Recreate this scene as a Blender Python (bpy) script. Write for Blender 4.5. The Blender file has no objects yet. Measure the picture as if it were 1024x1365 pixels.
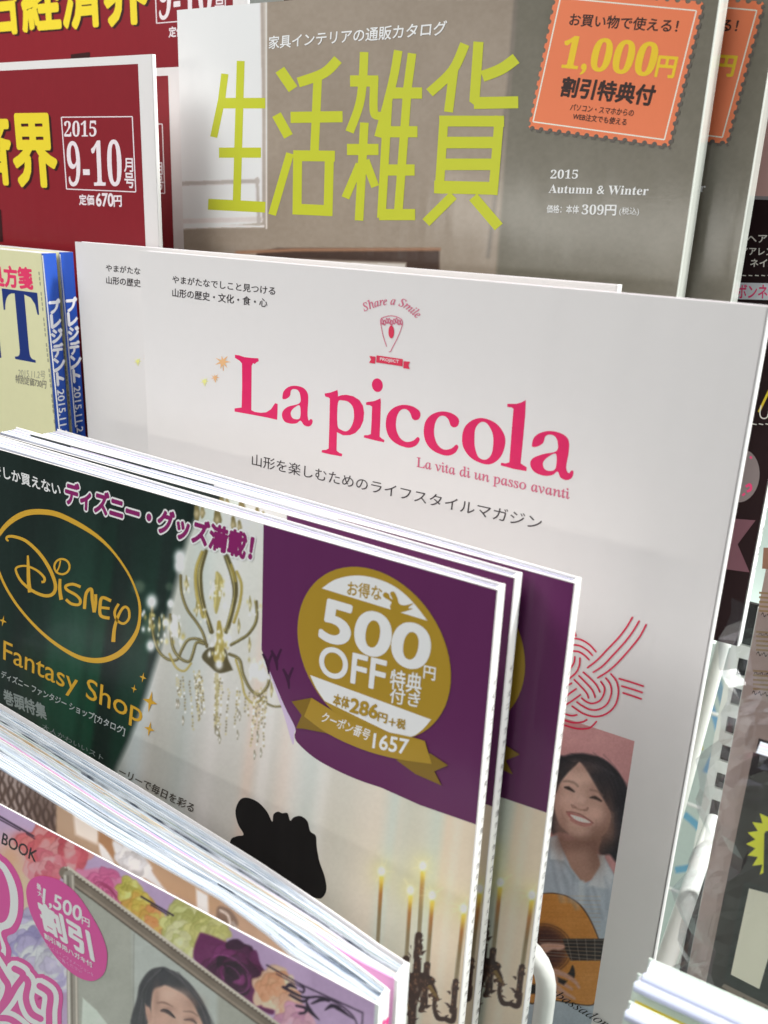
import bpy, math, random
import numpy as np
from mathutils import Matrix, Vector
from mathutils.geometry import tessellate_polygon

random.seed(7)
S = bpy.context.scene
COL = S.collection
LEAN = math.radians(15)           # how far the magazines lean back in the rack
Z0 = 1.15                         # height of the white magazine's top edge above the floor

# ---------------------------------------------------------------- camera
# rack frame: x along the magazines, u up along their covers, n out of the covers
F = 1200.0
CX, CY = 512.0, 682.5
_x = -np.array([-1600 - CX, 175 - CY, F]); _x /= np.linalg.norm(_x)
_d = np.array([358 - CX, 4154 - CY, F]); _d /= np.linalg.norm(_d)
_d -= _x * (_d @ _x); _d /= np.linalg.norm(_d)
_n = np.cross(_x, -_d)
if _n[2] > 0: _n = -_n
RK = np.stack([_x, -_d, _n])
CAM = np.array([0.2435638, 0.01990356, 0.23433883])
MW = np.array([[1, 0, 0], [0, math.sin(LEAN), -math.cos(LEAN)], [0, math.cos(LEAN), math.sin(LEAN)]])
def W(p):
    v = MW @ np.asarray(p, float)
    return Vector((v[0], v[1], v[2] + Z0))
cam = bpy.data.cameras.new('camera')
cam.sensor_fit = 'VERTICAL'; cam.sensor_height = 4.8; cam.sensor_width = 3.6
cam.lens = 4.8 * F / 1365.0
cam.clip_start = 0.01; cam.clip_end = 60
cam.dof.use_dof = True; cam.dof.focus_distance = 0.315; cam.dof.aperture_fstop = 2.4
camo = bpy.data.objects.new('camera', cam); COL.objects.link(camo)
R3 = MW @ RK
cm = Matrix.Identity(4)
for i in range(3):
    cm[i][0] = R3[i, 0]; cm[i][1] = -R3[i, 1]; cm[i][2] = -R3[i, 2]
cm.translation = W(CAM)
camo.matrix_world = cm
S.camera = camo

# ---------------------------------------------------------------- light
S.view_settings.view_transform = 'Standard'; S.view_settings.look = 'None'
S.view_settings.exposure = 0.0; S.view_settings.gamma = 1.0
S.view_settings.use_curve_mapping = False
wd = bpy.data.worlds.new('World'); S.world = wd; wd.use_nodes = True
_bg = wd.node_tree.nodes['Background']
_bg.inputs[0].default_value = (0.93, 0.97, 1.0, 1); _bg.inputs[1].default_value = 0.17
def lamp(name, pos, target, size, power, color, sy=None):
    l = bpy.data.lights.new(name, 'AREA'); l.energy = power; l.color = color
    l.shape = 'RECTANGLE'; l.size = size; l.size_y = sy or size
    o = bpy.data.objects.new(name, l); COL.objects.link(o)
    p = W(pos); o.location = p
    o.rotation_euler = (W(target) - p).to_track_quat('-Z', 'Y').to_euler()
    return o
# daylight coming over the rack from behind and to the right; ceiling lamps of the shop in front
lamp('daylight_lamp', (0.95, 1.50, -0.52), (0.1, -0.05, 0.0), 0.22, 62, (1.0, 0.99, 0.97))
lamp('ceiling_lamp', (-0.50, 0.64, 0.52), (0.1, -0.1, 0.0), 0.7, 10.0, (0.985, 1.0, 0.98), 0.4)
lamp('side_window_lamp', (1.30, 0.40, -0.04), (0.15, -0.05, 0.0), 0.4, 13, (1.0, 1.0, 0.98), 0.8)
lamp('sheen_lamp', (-0.22, 0.0, 1.0), (0.1, 0.02, -0.05), 0.45, 1.1, (1.0, 0.97, 0.9), 0.07)  # added lamp in front, gives the grey catalogue its sheen
lamp('floor_fill_lamp', (0.45, -0.25, -1.15), (0.36, -1.3, -0.45), 0.7, 15, (0.96, 1.0, 0.98))  # added lamp low behind the rack, brightens the floor in the gap

# ---------------------------------------------------------------- helpers
def lin(c):
    c = np.asarray(c, float) / 255.0
    return np.where(c <= 0.04045, c / 12.92, ((c + 0.055) / 1.055) ** 2.4)
def mat(name, srgb, rough=0.45, coat=0.0, bump=0.0, spec=0.35, metal=0.0, mottle=0.0, ripple=0.0):
    m = bpy.data.materials.new(name); m.use_nodes = True
    nt = m.node_tree; b = nt.nodes['Principled BSDF']
    l = lin(srgb)
    b.inputs['Base Color'].default_value = (l[0], l[1], l[2], 1)
    b.inputs['Roughness'].default_value = rough
    b.inputs['Specular IOR Level'].default_value = spec
    b.inputs['Metallic'].default_value = metal
    b.inputs['Coat Weight'].default_value = coat; b.inputs['Coat Roughness'].default_value = 0.12
    tc = nt.nodes.new('ShaderNodeTexCoord')
    if mottle:
        nz = nt.nodes.new('ShaderNodeTexNoise'); nz.inputs['Scale'].default_value = 260; nz.inputs['Detail'].default_value = 4
        nt.links.new(tc.outputs['Object'], nz.inputs['Vector'])
        mx = nt.nodes.new('ShaderNodeMix'); mx.data_type = 'RGBA'
        mx.inputs[6].default_value = (*(l * (1 - mottle)), 1); mx.inputs[7].default_value = (*np.minimum(l * (1 + mottle), 1), 1)
        nt.links.new(nz.outputs['Fac'], mx.inputs[0]); nt.links.new(mx.outputs[2], b.inputs['Base Color'])
    if bump or ripple: add_bump(nt, b, tc, bump, ripple)
    return m
def add_bump(nt, b, tc, bump, ripple):
    mp = nt.nodes.new('ShaderNodeMapping'); mp.inputs['Scale'].default_value = (1, 0.13, 1)
    nt.links.new(tc.outputs['Object'], mp.inputs['Vector'])
    n1 = nt.nodes.new('ShaderNodeTexNoise'); n1.inputs['Scale'].default_value = 70; n1.inputs['Detail'].default_value = 2
    nt.links.new(mp.outputs[0], n1.inputs['Vector'])
    n2 = nt.nodes.new('ShaderNodeTexNoise'); n2.inputs['Scale'].default_value = 900; n2.inputs['Detail'].default_value = 3
    nt.links.new(tc.outputs['Object'], n2.inputs['Vector'])
    b1 = nt.nodes.new('ShaderNodeBump'); b1.inputs['Strength'].default_value = 1.0; b1.inputs['Distance'].default_value = ripple
    b2 = nt.nodes.new('ShaderNodeBump'); b2.inputs['Strength'].default_value = 1.0; b2.inputs['Distance'].default_value = bump
    nt.links.new(n1.outputs['Fac'], b1.inputs['Height']); nt.links.new(n2.outputs['Fac'], b2.inputs['Height'])
    nt.links.new(b1.outputs[0], b2.inputs['Normal'])
    nt.links.new(b2.outputs[0], b.inputs['Normal'])
    nt.links.new(b2.outputs[0], b.inputs['Coat Normal'])
def picture_mat(name, rough=0.35, coat=0.0, bump=0.0, ripple=0.0):
    m = bpy.data.materials.new(name); m.use_nodes = True
    nt = m.node_tree; b = nt.nodes['Principled BSDF']
    a = nt.nodes.new('ShaderNodeVertexColor'); a.layer_name = 'Col'
    nt.links.new(a.outputs['Color'], b.inputs['Base Color'])
    b.inputs['Roughness'].default_value = rough; b.inputs['Specular IOR Level'].default_value = 0.35
    b.inputs['Coat Weight'].default_value = coat; b.inputs['Coat Roughness'].default_value = 0.12
    if bump or ripple: add_bump(nt, b, nt.nodes.new('ShaderNodeTexCoord'), bump, ripple)
    return m

def cr(pts, n=8, closed=False):
    """Catmull-Rom through pts"""
    P = [np.array(p, float) for p in pts]; out = []
    m = len(P)
    for i in range(m if closed else m - 1):
        if closed: a, b, c, d = P[i - 1], P[i], P[(i + 1) % m], P[(i + 2) % m]
        else: a, b, c, d = P[max(i - 1, 0)], P[i], P[i + 1], P[min(i + 2, m - 1)]
        for k in range(n):
            t = k / n
            out.append(0.5 * ((2 * b) + (c - a) * t + (2 * a - 5 * b + 4 * c - d) * t * t + (3 * b - a - 3 * c + d) * t ** 3))
    if not closed: out.append(P[-1])
    return out

class Crop:
    """reads a pixel measured in an enlarged crop of the photograph"""
    def __init__(s, x, y, k): s.x, s.y, s.k = x, y, k
    def __call__(s, *p):
        if len(p) == 2 and not hasattr(p[0], '__len__'): return (s.x + p[0] / s.k, s.y + p[1] / s.k)
        q = p[0] if len(p) == 1 else p
        return [(s.x + a[0] / s.k, s.y + a[1] / s.k) for a in q]
A1 = Crop(0, 0, 2.56); A2 = Crop(350, 0, 2.9257); A3 = Crop(674, 0, 2.9257); A4 = Crop(0, 310, 2.9257)
A5 = Crop(280, 340, 1.9692); A6 = Crop(700, 380, 2.843); A7 = Crop(0, 560, 2.56); A8 = Crop(330, 660, 2.226)
B1 = Crop(0, 930, 2.9257); B2 = Crop(250, 1000, 3.4133); B3 = Crop(480, 1050, 3.4133); B4 = Crop(680, 800, 2.416)
B7 = Crop(180, 680, 4.0136); B8 = Crop(0, 300, 4.264)
G1 = Crop(300, 460, 4.2667); G2 = Crop(500, 500, 3.657); DL = Crop(0, 670, 5.12); DF = Crop(0, 820, 4.6545)
KN = Crop(730, 810, 7.314); PO = Crop(700, 960, 6.2045); SM = Crop(470, 375, 9.309); GU = Crop(700, 1170, 6.4)
C1 = Crop(0, 1080, 4.79); C2 = Crop(90, 1120, 5.12); C3 = Crop(240, 1200, 3.4133); C4 = Crop(0, 1000, 4.2667)
C5 = Crop(500, 1130, 5.12); TP = Crop(0, 540, 5.12); LT = Crop(150, 310, 4.096)
DK = Crop(940, 400, 3.4167); BR_ = Crop(820, 1270, 5.02); PK = Crop(930, 180, 5.69)

def ray(p):
    return RK @ np.array([(p[0] - CX) / F, (p[1] - CY) / F, 1.0])
def unp(p, axis, val):
    d = ray(p); t = (val - CAM[axis]) / d[axis]
    return CAM + d * t

class Frame:
    """a cover's own plane: a to the right, b up, h out of it; origin at the foot of the cover"""
    def __init__(s, origin, yaw=0.0, roll=0.0):
        s.o = np.array(origin, float)
        c, q = math.cos(yaw), math.sin(yaw)
        ea = np.array([c, 0, q]); eb = np.array([0, 1.0, 0]); eh = np.array([-q, 0, c])
        cr_, sr = math.cos(roll), math.sin(roll)
        s.ea = ea * cr_ + eb * sr; s.eb = eb * cr_ - ea * sr; s.eh = eh
    def uv(s, p, h=0.0):
        d = ray(p); o = s.o + s.eh * h
        t = ((o - CAM) @ s.eh) / (d @ s.eh)
        q = CAM + d * t - s.o
        return np.array([q @ s.ea, q @ s.eb])
    def loc(s, w):
        q = np.asarray(w, float) - s.o
        return np.array([q @ s.ea, q @ s.eb, q @ s.eh])
    def px(s, a, b, h=0.0):
        w = [s.o[i] + a * s.ea[i] + b * s.eb[i] + h * s.eh[i] - CAM[i] for i in range(3)]
        c = [RK[0, i] * w[0] + RK[1, i] * w[1] + RK[2, i] * w[2] for i in range(3)]
        return CX + F * c[0] / c[2], CY + F * c[1] / c[2]
    def matrix(s):
        m = Matrix.Identity(4)
        for j, e in enumerate((s.ea, s.eb, s.eh)):
            v = MW @ e
            for i in range(3): m[i][j] = v[i]
        m.translation = W(s.o)
        return m

class MB:
    def __init__(s): s.v = []; s.f = []; s.m = []; s.mats = []
    def mi(s, m):
        if m not in s.mats: s.mats.append(m)
        return s.mats.index(m)
    def face(s, pts, m):
        k = len(s.v); s.v += [tuple(p) for p in pts]; s.f.append(list(range(k, k + len(pts)))); s.m.append(s.mi(m))
    def raw(s, v, f, m):
        k = len(s.v); s.v += [tuple(p) for p in v]; i = s.mi(m)
        for q in f: s.f.append([k + j for j in q]); s.m.append(i)
    def box(s, a0, a1, b0, b1, h0, h1, m, ms=None):
        v = [(a, b, h) for h in (h0, h1) for b in (b0, b1) for a in (a0, a1)]
        s.raw(v, [(0, 2, 3, 1), (4, 5, 7, 6), (0, 1, 5, 4), (2, 6, 7, 3), (0, 4, 6, 2), (1, 3, 7, 5)], m)
    def tube(s, pts, r, m, n=12):
        P = [np.array(p, float) for p in pts]; rings = []
        up = np.array([0.31, 0.2, 0.93])
        for i, p in enumerate(P):
            t = P[min(i + 1, len(P) - 1)] - P[max(i - 1, 0)]; t /= np.linalg.norm(t)
            x = np.cross(t, up); x /= np.linalg.norm(x); y = np.cross(t, x)
            rings.append([p + r * (x * math.cos(2 * math.pi * k / n) + y * math.sin(2 * math.pi * k / n)) for k in range(n)])
        v = [q for g in rings for q in g]; f = []
        for i in range(len(P) - 1):
            for k in range(n):
                f.append((i * n + k, i * n + (k + 1) % n, (i + 1) * n + (k + 1) % n, (i + 1) * n + k))
        f.append(tuple(range(n))[::-1]); f.append(tuple((len(P) - 1) * n + k for k in range(n)))
        s.raw(v, f, m)
    def build(s, name, parent=None, smooth=False):
        me = bpy.data.meshes.new(name); me.from_pydata(s.v, [], s.f)
        for m in s.mats: me.materials.append(m)
        me.polygons.foreach_set('material_index', s.m)
        if smooth: me.polygons.foreach_set('use_smooth', [True] * len(s.f))
        me.update()
        o = bpy.data.objects.new(name, me); COL.objects.link(o)
        if parent: o.parent = parent
        return o

_cache = {}
def glyphs(body, res=3):
    key = (body, res)
    if key in _cache: return _cache[key]
    c = bpy.data.curves.new('lettering', 'FONT'); c.body = body; c.resolution_u = res
    o = bpy.data.objects.new('lettering', c); COL.objects.link(o)
    dg = bpy.context.evaluated_depsgraph_get(); dg.update()
    me = bpy.data.meshes.new_from_object(o.evaluated_get(dg))
    v = np.zeros(len(me.vertices) * 3); me.vertices.foreach_get('co', v); v = v.reshape(-1, 3)[:, :2]
    f = [tuple(p.vertices) for p in me.polygons]
    bpy.data.objects.remove(o); bpy.data.curves.remove(c); bpy.data.meshes.remove(me)
    _cache[key] = (v, f); return _cache[key]

STEP = 1.5e-6
class Print:
    """ink lying on a cover: every shape a hair above the one before"""
    def __init__(s, fr, h0=3e-5): s.fr = fr; s.h = h0; s.mb = MB()
    def lift(s): s.h += STEP; return s.h
    def fresh(s): s.mb = MB(); return s
    def poly(s, px, m, holes=(), plane=False):
        rings = [[(*(p if plane else s.fr.uv(p)), 0.0) for p in r] for r in (px, *holes)]
        tr = tessellate_polygon([[Vector(p) for p in r] for r in rings])
        h = s.lift(); v = [(p[0], p[1], h) for r in rings for p in r]
        f = []
        for t in tr:
            a, b, c = (np.array(v[i][:2]) for i in t)
            cz = (b[0] - a[0]) * (c[1] - a[1]) - (b[1] - a[1]) * (c[0] - a[0])
            if abs(cz) < 1e-14: continue
            f.append(tuple(t) if cz > 0 else tuple(t)[::-1])
        s.mb.raw(v, f, m)
    def stroke(s, px, w, m, ends=0):
        """w: width in photo pixels, one number or one per point"""
        P = [np.array(p, float) for p in px]; n = len(P)
        ws = [w] * n if not hasattr(w, '__len__') else list(np.interp(np.linspace(0, 1, n), np.linspace(0, 1, len(w)), w))
        L, Rr = [], []
        for i in range(n):
            t = P[min(i + 1, n - 1)] - P[max(i - 1, 0)]; t = t / (np.linalg.norm(t) + 1e-9)
            q = np.array([-t[1], t[0]]) * ws[i] / 2
            L.append(P[i] + q); Rr.append(P[i] - q)
        h = s.lift()
        v = [(*s.fr.uv(p), h) for p in L] + [(*s.fr.uv(p), h) for p in Rr]
        f = [(i, i + 1, n + i + 1, n + i) for i in range(n - 1)]
        s.mb.raw(v, f, m)
        if ends:
            for e, k in ((P[0], ws[0]), (P[-1], ws[-1])):
                s.disc(e, k / 2, k / 2, m, n=10)
    def disc(s, c, rx, ry, m, rot=0.0, n=28):
        k, q = math.cos(rot), math.sin(rot)
        s.poly([(c[0] + rx * math.cos(t) * k - ry * math.sin(t) * q, c[1] + rx * math.cos(t) * q + ry * math.sin(t) * k)
                for t in np.linspace(0, 2 * math.pi, n, endpoint=False)], m)
    def text(s, body, bl, br, tl, m, bold=0.0, base=None, shear=0.0, res=3, ring=None, plane=False, ortho=False):
        """lettering fitted to the foot-left, foot-right and head-left points of the words"""
        v, f = glyphs(body, res)
        v = v.copy(); v[:, 0] -= shear * v[:, 1]
        lo, hi = v.min(0), v.max(0)
        if base: y0, y1 = 0.0, glyphs(base, res)[0][:, 1].max()
        else: y0, y1 = lo[1], hi[1]
        if plane: o, ex, ey = (np.array(q, float) for q in (bl, br, tl))
        else: o, ex, ey = s.fr.uv(bl), s.fr.uv(br), s.fr.uv(tl)
        sx = (ex - o) / (hi[0] - lo[0]); sy = (ey - o) / (y1 - y0)
        if ortho:
            q = np.array([-sx[1], sx[0]]) / np.linalg.norm(sx); sy = q * (sy @ q)
        offs = [(0.0, 0.0)]
        if bold: offs += [(bold * math.cos(t), bold * math.sin(t)) for t in np.linspace(0, 2 * math.pi, 14, endpoint=False)]
        if ring: offs = [(ring * math.cos(t), ring * math.sin(t)) for t in np.linspace(0, 2 * math.pi, 16, endpoint=False)]
        for dx, dy in offs:
            h = s.lift() if (dx, dy) == offs[0] else s.lift() - STEP * 0.5
            s.h = h
            q = [(*(o + (p[0] - lo[0] + dx) * sx + (p[1] - y0 + dy) * sy), h) for p in v]
            s.mb.raw(q, f, m)
    def along(s, body, path, height, m, bold=0.0):
        """lettering along a curved line of photo points; height in photo pixels"""
        v, f = glyphs(body); lo, hi = v.min(0), v.max(0); P = np.array(path, float)
        L = np.concatenate([[0], np.cumsum(np.linalg.norm(np.diff(P, axis=0), axis=1))])
        t = (v[:, 0] - lo[0]) / (hi[0] - lo[0]) * L[-1]
        x, y = np.interp(t, L, P[:, 0]), np.interp(t, L, P[:, 1])
        dx = np.interp(t + 1, L, P[:, 0]) - np.interp(t - 1, L, P[:, 0]); dy = np.interp(t + 1, L, P[:, 1]) - np.interp(t - 1, L, P[:, 1])
        n = np.hypot(dx, dy); k = v[:, 1] * height
        for j in ((0, 0), (bold, 0), (0, bold)) if bold else ((0, 0),):
            h = s.lift(); s.mb.raw([(*s.fr.uv((a, b)), h) for a, b in zip(x + dy / n * k + j[0], y - dx / n * k + j[1])], f, m)
    def build(s, name, parent):
        o = s.mb.build(name, parent); s.mb = MB(); return o

class Paint:
    """a printed picture: a fine sheet of points on a cover, coloured by soft shapes drawn in code"""
    def __init__(s, fr, a0, a1, b0, b1, step):
        s.na = int((a1 - a0) / step) + 1; s.nb = int((b1 - b0) / step) + 1
        ga = np.linspace(a0, a1, s.na); gb = np.linspace(b0, b1, s.nb)
        s.A, s.B = np.meshgrid(ga, gb)
        X, Y = fr.px(s.A, s.B); s.X, s.Y = X.ravel(), Y.ravel()
        s.C = np.zeros((len(s.X), 3))
        s.rng = np.random.default_rng(3)
    def fillall(s, c): s.C[:] = c
    def _mix(s, idx, a, c):
        a = a[:, None]; s.C[idx] = s.C[idx] * (1 - a) + np.asarray(c, float) * a
    def _box(s, pts, pad):
        p = np.array(pts, float)
        return np.nonzero((s.X > p[:, 0].min() - pad) & (s.X < p[:, 0].max() + pad) & (s.Y > p[:, 1].min() - pad) & (s.Y < p[:, 1].max() + pad))[0]
    def poly(s, pts, c, soft=1.2, alpha=1.0):
        i = s._box(pts, soft * 2)
        if not len(i): return
        x, y = s.X[i], s.Y[i]; ins = np.zeros(len(i), bool); d = np.full(len(i), 1e9)
        n = len(pts)
        for k in range(n):
            (x0, y0), (x1, y1) = pts[k], pts[(k + 1) % n]
            if y0 != y1:
                cnd = ((y0 > y) != (y1 > y)) & (x < (x1 - x0) * (y - y0) / (y1 - y0) + x0)
                ins ^= cnd
            dx, dy = x1 - x0, y1 - y0; l2 = dx * dx + dy * dy + 1e-9
            t = np.clip(((x - x0) * dx + (y - y0) * dy) / l2, 0, 1)
            d = np.minimum(d, np.hypot(x - x0 - t * dx, y - y0 - t * dy))
        sd = np.where(ins, d, -d)
        s._mix(i, np.clip(0.5 + sd / (2 * soft), 0, 1) * alpha, c)
    def stroke(s, pts, w, c, soft=1.0, alpha=1.0):
        pts = [tuple(p) for p in pts]; n = len(pts)
        ws = np.interp(np.linspace(0, 1, n), np.linspace(0, 1, len(w)), w) if hasattr(w, '__len__') else np.full(n, float(w))
        cs = None
        c = np.asarray(c, float)
        if c.ndim == 2: cs = np.stack([np.interp(np.linspace(0, 1, n), np.linspace(0, 1, len(c)), c[:, k]) for k in range(3)], 1)
        i = s._box(pts, max(ws) + soft * 2)
        if not len(i): return
        x, y = s.X[i], s.Y[i]; best = np.full(len(i), -1e9); cc = np.zeros((len(i), 3)) + (c if cs is None else 0)
        for k in range(n - 1):
            (x0, y0), (x1, y1) = pts[k], pts[k + 1]
            dx, dy = x1 - x0, y1 - y0; l2 = dx * dx + dy * dy + 1e-9
            t = np.clip(((x - x0) * dx + (y - y0) * dy) / l2, 0, 1)
            sd = (ws[k] + (ws[k + 1] - ws[k]) * t) / 2 - np.hypot(x - x0 - t * dx, y - y0 - t * dy)
            up = sd > best; best = np.where(up, sd, best)
            if cs is not None: cc[up] = (cs[k] + (cs[k + 1] - cs[k]) * t[:, None])[up]
        s._mix(i, np.clip(0.5 + best / (2 * soft), 0, 1) * alpha, cc)
    def blob(s, c, rx, ry, col, alpha=1.0, rot=0.0, hard=1.0):
        r = max(rx, ry) * 2.6
        i = s._box([c], r)
        if not len(i): return
        dx, dy = s.X[i] - c[0], s.Y[i] - c[1]; k, q = math.cos(rot), math.sin(rot)
        e = ((dx * k + dy * q) / rx) ** 2 + ((-dx * q + dy * k) / ry) ** 2
        s._mix(i, np.exp(-e ** hard) * alpha, col)
    def noise(s, scale, amount, aniso=(1, 1), seed=0):
        rng = np.random.default_rng(seed)
        tot = np.zeros(len(s.X)); amp = 1.0
        for o in range(3):
            g = rng.random((64, 64)); f = 2 ** o / scale
            x = (s.X * aniso[0] * f) % 63; y = (s.Y * aniso[1] * f) % 63
            xi, yi = x.astype(int), y.astype(int); fx, fy = x - xi, y - yi
            fx = fx * fx * (3 - 2 * fx); fy = fy * fy * (3 - 2 * fy)
            tot += amp * ((g[yi, xi] * (1 - fx) + g[yi, xi + 1] * fx) * (1 - fy) + (g[yi + 1, xi] * (1 - fx) + g[yi + 1, xi + 1] * fx) * fy - 0.5)
            amp *= 0.5
        return tot * amount
    def build(s, name, parent, m, paper, white=0.80, h=3e-5):
        """paper: what unprinted paper reads there in the photograph, so ink = reading / paper"""
        a = np.clip(lin(np.clip(s.C, 0, 255)) / lin(paper) * white, 0.002, 0.88)
        v = np.stack([s.A.ravel(), s.B.ravel(), np.full(s.A.size, h)], 1)
        i = (np.arange(s.nb - 1)[:, None] * s.na + np.arange(s.na - 1)[None, :]).ravel()
        q = np.stack([i, i + 1, i + s.na + 1, i + s.na], 1)
        me = bpy.data.meshes.new(name)
        me.vertices.add(len(v)); me.vertices.foreach_set('co', v.ravel())
        me.loops.add(q.size); me.loops.foreach_set('vertex_index', q.ravel())
        me.polygons.add(len(q)); me.polygons.foreach_set('loop_start', np.arange(len(q)) * 4)
        me.update(calc_edges=True)
        at = me.color_attributes.new('Col', 'FLOAT_COLOR', 'POINT')
        at.data.foreach_set('color', np.concatenate([a, np.ones((len(a), 1))], 1).ravel())
        me.materials.append(m)
        o = bpy.data.objects.new(name, me); COL.objects.link(o); o.parent = parent
        return o

def thing(name, label, cat, fr=None, group=None, loc=None):
    o = bpy.data.objects.new(name, None); COL.objects.link(o)
    o.empty_display_size = 0.02
    if fr is not None: o.matrix_world = fr.matrix()
    if loc is not None: o.location = loc
    o['label'] = label; o['category'] = cat
    if group: o['group'] = group
    return o
def tag(o, label, cat, group=None):
    o['label'] = label; o['category'] = cat
    if group: o['group'] = group
    return o
def copy_tree(o, parent=None):
    c = o.copy(); COL.objects.link(c)
    if parent: c.parent = parent
    for ch in list(o.children): copy_tree(ch, c)
    return c
def another(root, fr, label):
    c = copy_tree(root); c.matrix_world = fr.matrix(); c['label'] = label
    return c

M = {}
def ink(name, srgb, rough=0.38, paper=None, **k):
    """ink colour; with paper given, srgb is a reading from the photograph"""
    key = (name, tuple(srgb), rough, paper)
    if key in M: return M[key]
    if paper:
        a = np.clip(lin(srgb) / lin(paper) * 0.80, 0.003, 0.9)
        srgb = np.where(a <= 0.0031308, a * 12.92, 1.055 * a ** (1 / 2.4) - 0.055) * 255
    M[key] = mat(name, srgb, rough, **k); return M[key]

def sheets_mat(name, ramp):
    m = bpy.data.materials.new(name); m.use_nodes = True; nt = m.node_tree; b = nt.nodes['Principled BSDF']
    g = nt.nodes.new('ShaderNodeNewGeometry'); r = nt.nodes.new('ShaderNodeValToRGB'); r.color_ramp.interpolation = 'CONSTANT'
    e = r.color_ramp.elements
    while len(e) > 1: e.remove(e[-1])
    e[0].position = 0; e[0].color = (*lin(ramp[0][1]), 1)
    for p, c in ramp[1:]:
        q = e.new(p); q.color = (*lin(c), 1)
    nt.links.new(g.outputs['Random Per Island'], r.inputs[0])
    # ink that reaches the trimmed edge comes and goes along the sheet
    tc = nt.nodes.new('ShaderNodeTexCoord'); nz = nt.nodes.new('ShaderNodeTexNoise'); nz.inputs['Scale'].default_value = 90
    mp = nt.nodes.new('ShaderNodeMapping'); mp.inputs['Scale'].default_value = (0.05, 0.1, 14)
    nt.links.new(tc.outputs['Object'], mp.inputs[0]); nt.links.new(mp.outputs[0], nz.inputs['Vector'])
    mr = nt.nodes.new('ShaderNodeMapRange'); mr.inputs[1].default_value = 0.3; mr.inputs[2].default_value = 0.62
    nt.links.new(nz.outputs['Fac'], mr.inputs[0])
    mx = nt.nodes.new('ShaderNodeMix'); mx.data_type = 'RGBA'; mx.inputs[6].default_value = (*lin((226, 230, 236)), 1)
    nt.links.new(mr.outputs[0], mx.inputs[0]); nt.links.new(r.outputs[0], mx.inputs[7])
    nt.links.new(mx.outputs[2], b.inputs['Base Color'])
    b.inputs['Roughness'].default_value = 0.7; b.inputs['Specular IOR Level'].default_value = 0.2
    return m
def page_block(name, parent, front, back, top, bot, n, m, fill=0.62, jit=0.0004, seed=1, wave=0.0):
    """n loose sheets between two curves: front and back are lists of (a, h), same a positions"""
    rng = random.Random(seed); mb = MB()
    fa = np.array(front, float); ba = np.array(back, float); K = len(fa)
    for k in range(n):
        t = (k + 0.5) / n
        tw = 1.0 / n * fill * (0.6 + 0.7 * rng.random())
        ph, am = rng.random() * 6, wave * (rng.random() - 0.5)
        tj = top - jit * rng.random() ** 1.5
        ca = fa[:, 0] + (ba[:, 0] - fa[:, 0]) * t
        hh = fa[:, 1] + (ba[:, 1] - fa[:, 1]) * t + am * np.sin(np.linspace(0, 5, K) + ph) * np.sin(np.linspace(0, math.pi, K))
        th = np.abs(ba[:, 1] - fa[:, 1]) * tw / 2
        v, f = [], []
        for i in range(K):
            v += [(ca[i], bot, hh[i] + th[i]), (ca[i], tj, hh[i] + th[i]), (ca[i], tj, hh[i] - th[i]), (ca[i], bot, hh[i] - th[i])]
        for i in range(K - 1):
            for q in range(3):
                f.append((i * 4 + q, (i + 1) * 4 + q, (i + 1) * 4 + q + 1, i * 4 + q + 1))
        f.append((0, 1, 2, 3)); e = (K - 1) * 4; f.append((e + 3, e + 2, e + 1, e))
        mb.raw(v, f, m)
    return mb.build(name, parent)

# ================================================================ the setting
PAPER = (200, 205, 201)           # plain paper on the covers as the photograph shows it
fl = MB(); fl.box(-2.5, 2.5, -1.5, 3.0, -0.02, 0.0, mat('floor tiles', (206, 222, 214), 0.5, mottle=0.08))
flo = fl.build('floor'); flo['kind'] = 'structure'
wl = MB(); wl.box(-2.5, 2.5, 2.6, 2.64, 0.0, 2.6, mat('wall paint', (225, 224, 218), 0.7, mottle=0.05))
wlo = wl.build('wall'); tag(wlo, 'pale shop wall standing far behind the magazine rack', 'wall')

# ================================================================ magazines
rg0 = random.Random(11)
white = mat('coated white paper', (236, 232, 231), 0.42, coat=0.12, bump=0.000006, ripple=0.0005, mottle=0.012)
plain = mat('bare paper edge', (238, 238, 236), 0.6)
PAGES = sheets_mat('page edges', [(0, (240, 242, 246)), (0.45, (222, 226, 236)), (0.62, (248, 246, 246)), (0.74, (206, 204, 214)),
                                  (0.82, (226, 200, 214)), (0.88, (150, 156, 166)), (0.92, (240, 226, 205)), (0.95, (196, 170, 200)), (0.98, (96, 96, 104))])
PAGES_THIN = sheets_mat('page edges of thin catalogue', [(0, (226, 230, 240)), (0.28, (176, 180, 196)), (0.42, (240, 240, 244)), (0.55, (140, 142, 158)), (0.64, (214, 206, 222)),
                                  (0.72, (110, 108, 124)), (0.78, (232, 224, 214)), (0.85, (190, 160, 190)), (0.9, (236, 236, 240)), (0.95, (90, 88, 104))])
PAGES_PINK = sheets_mat('page edges of catalogue', [(0, (226, 234, 242)), (0.34, (204, 214, 230)), (0.48, (240, 243, 248)), (0.66, (168, 180, 198)), (0.72, (232, 196, 222)),
                                  (0.74, (214, 222, 216)), (0.80, (112, 122, 138)), (0.86, (224, 130, 182)), (0.89, (204, 182, 216)), (0.92, (226, 196, 156)), (0.94, (84, 92, 104)), (0.985, (80, 124, 116))])

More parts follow.
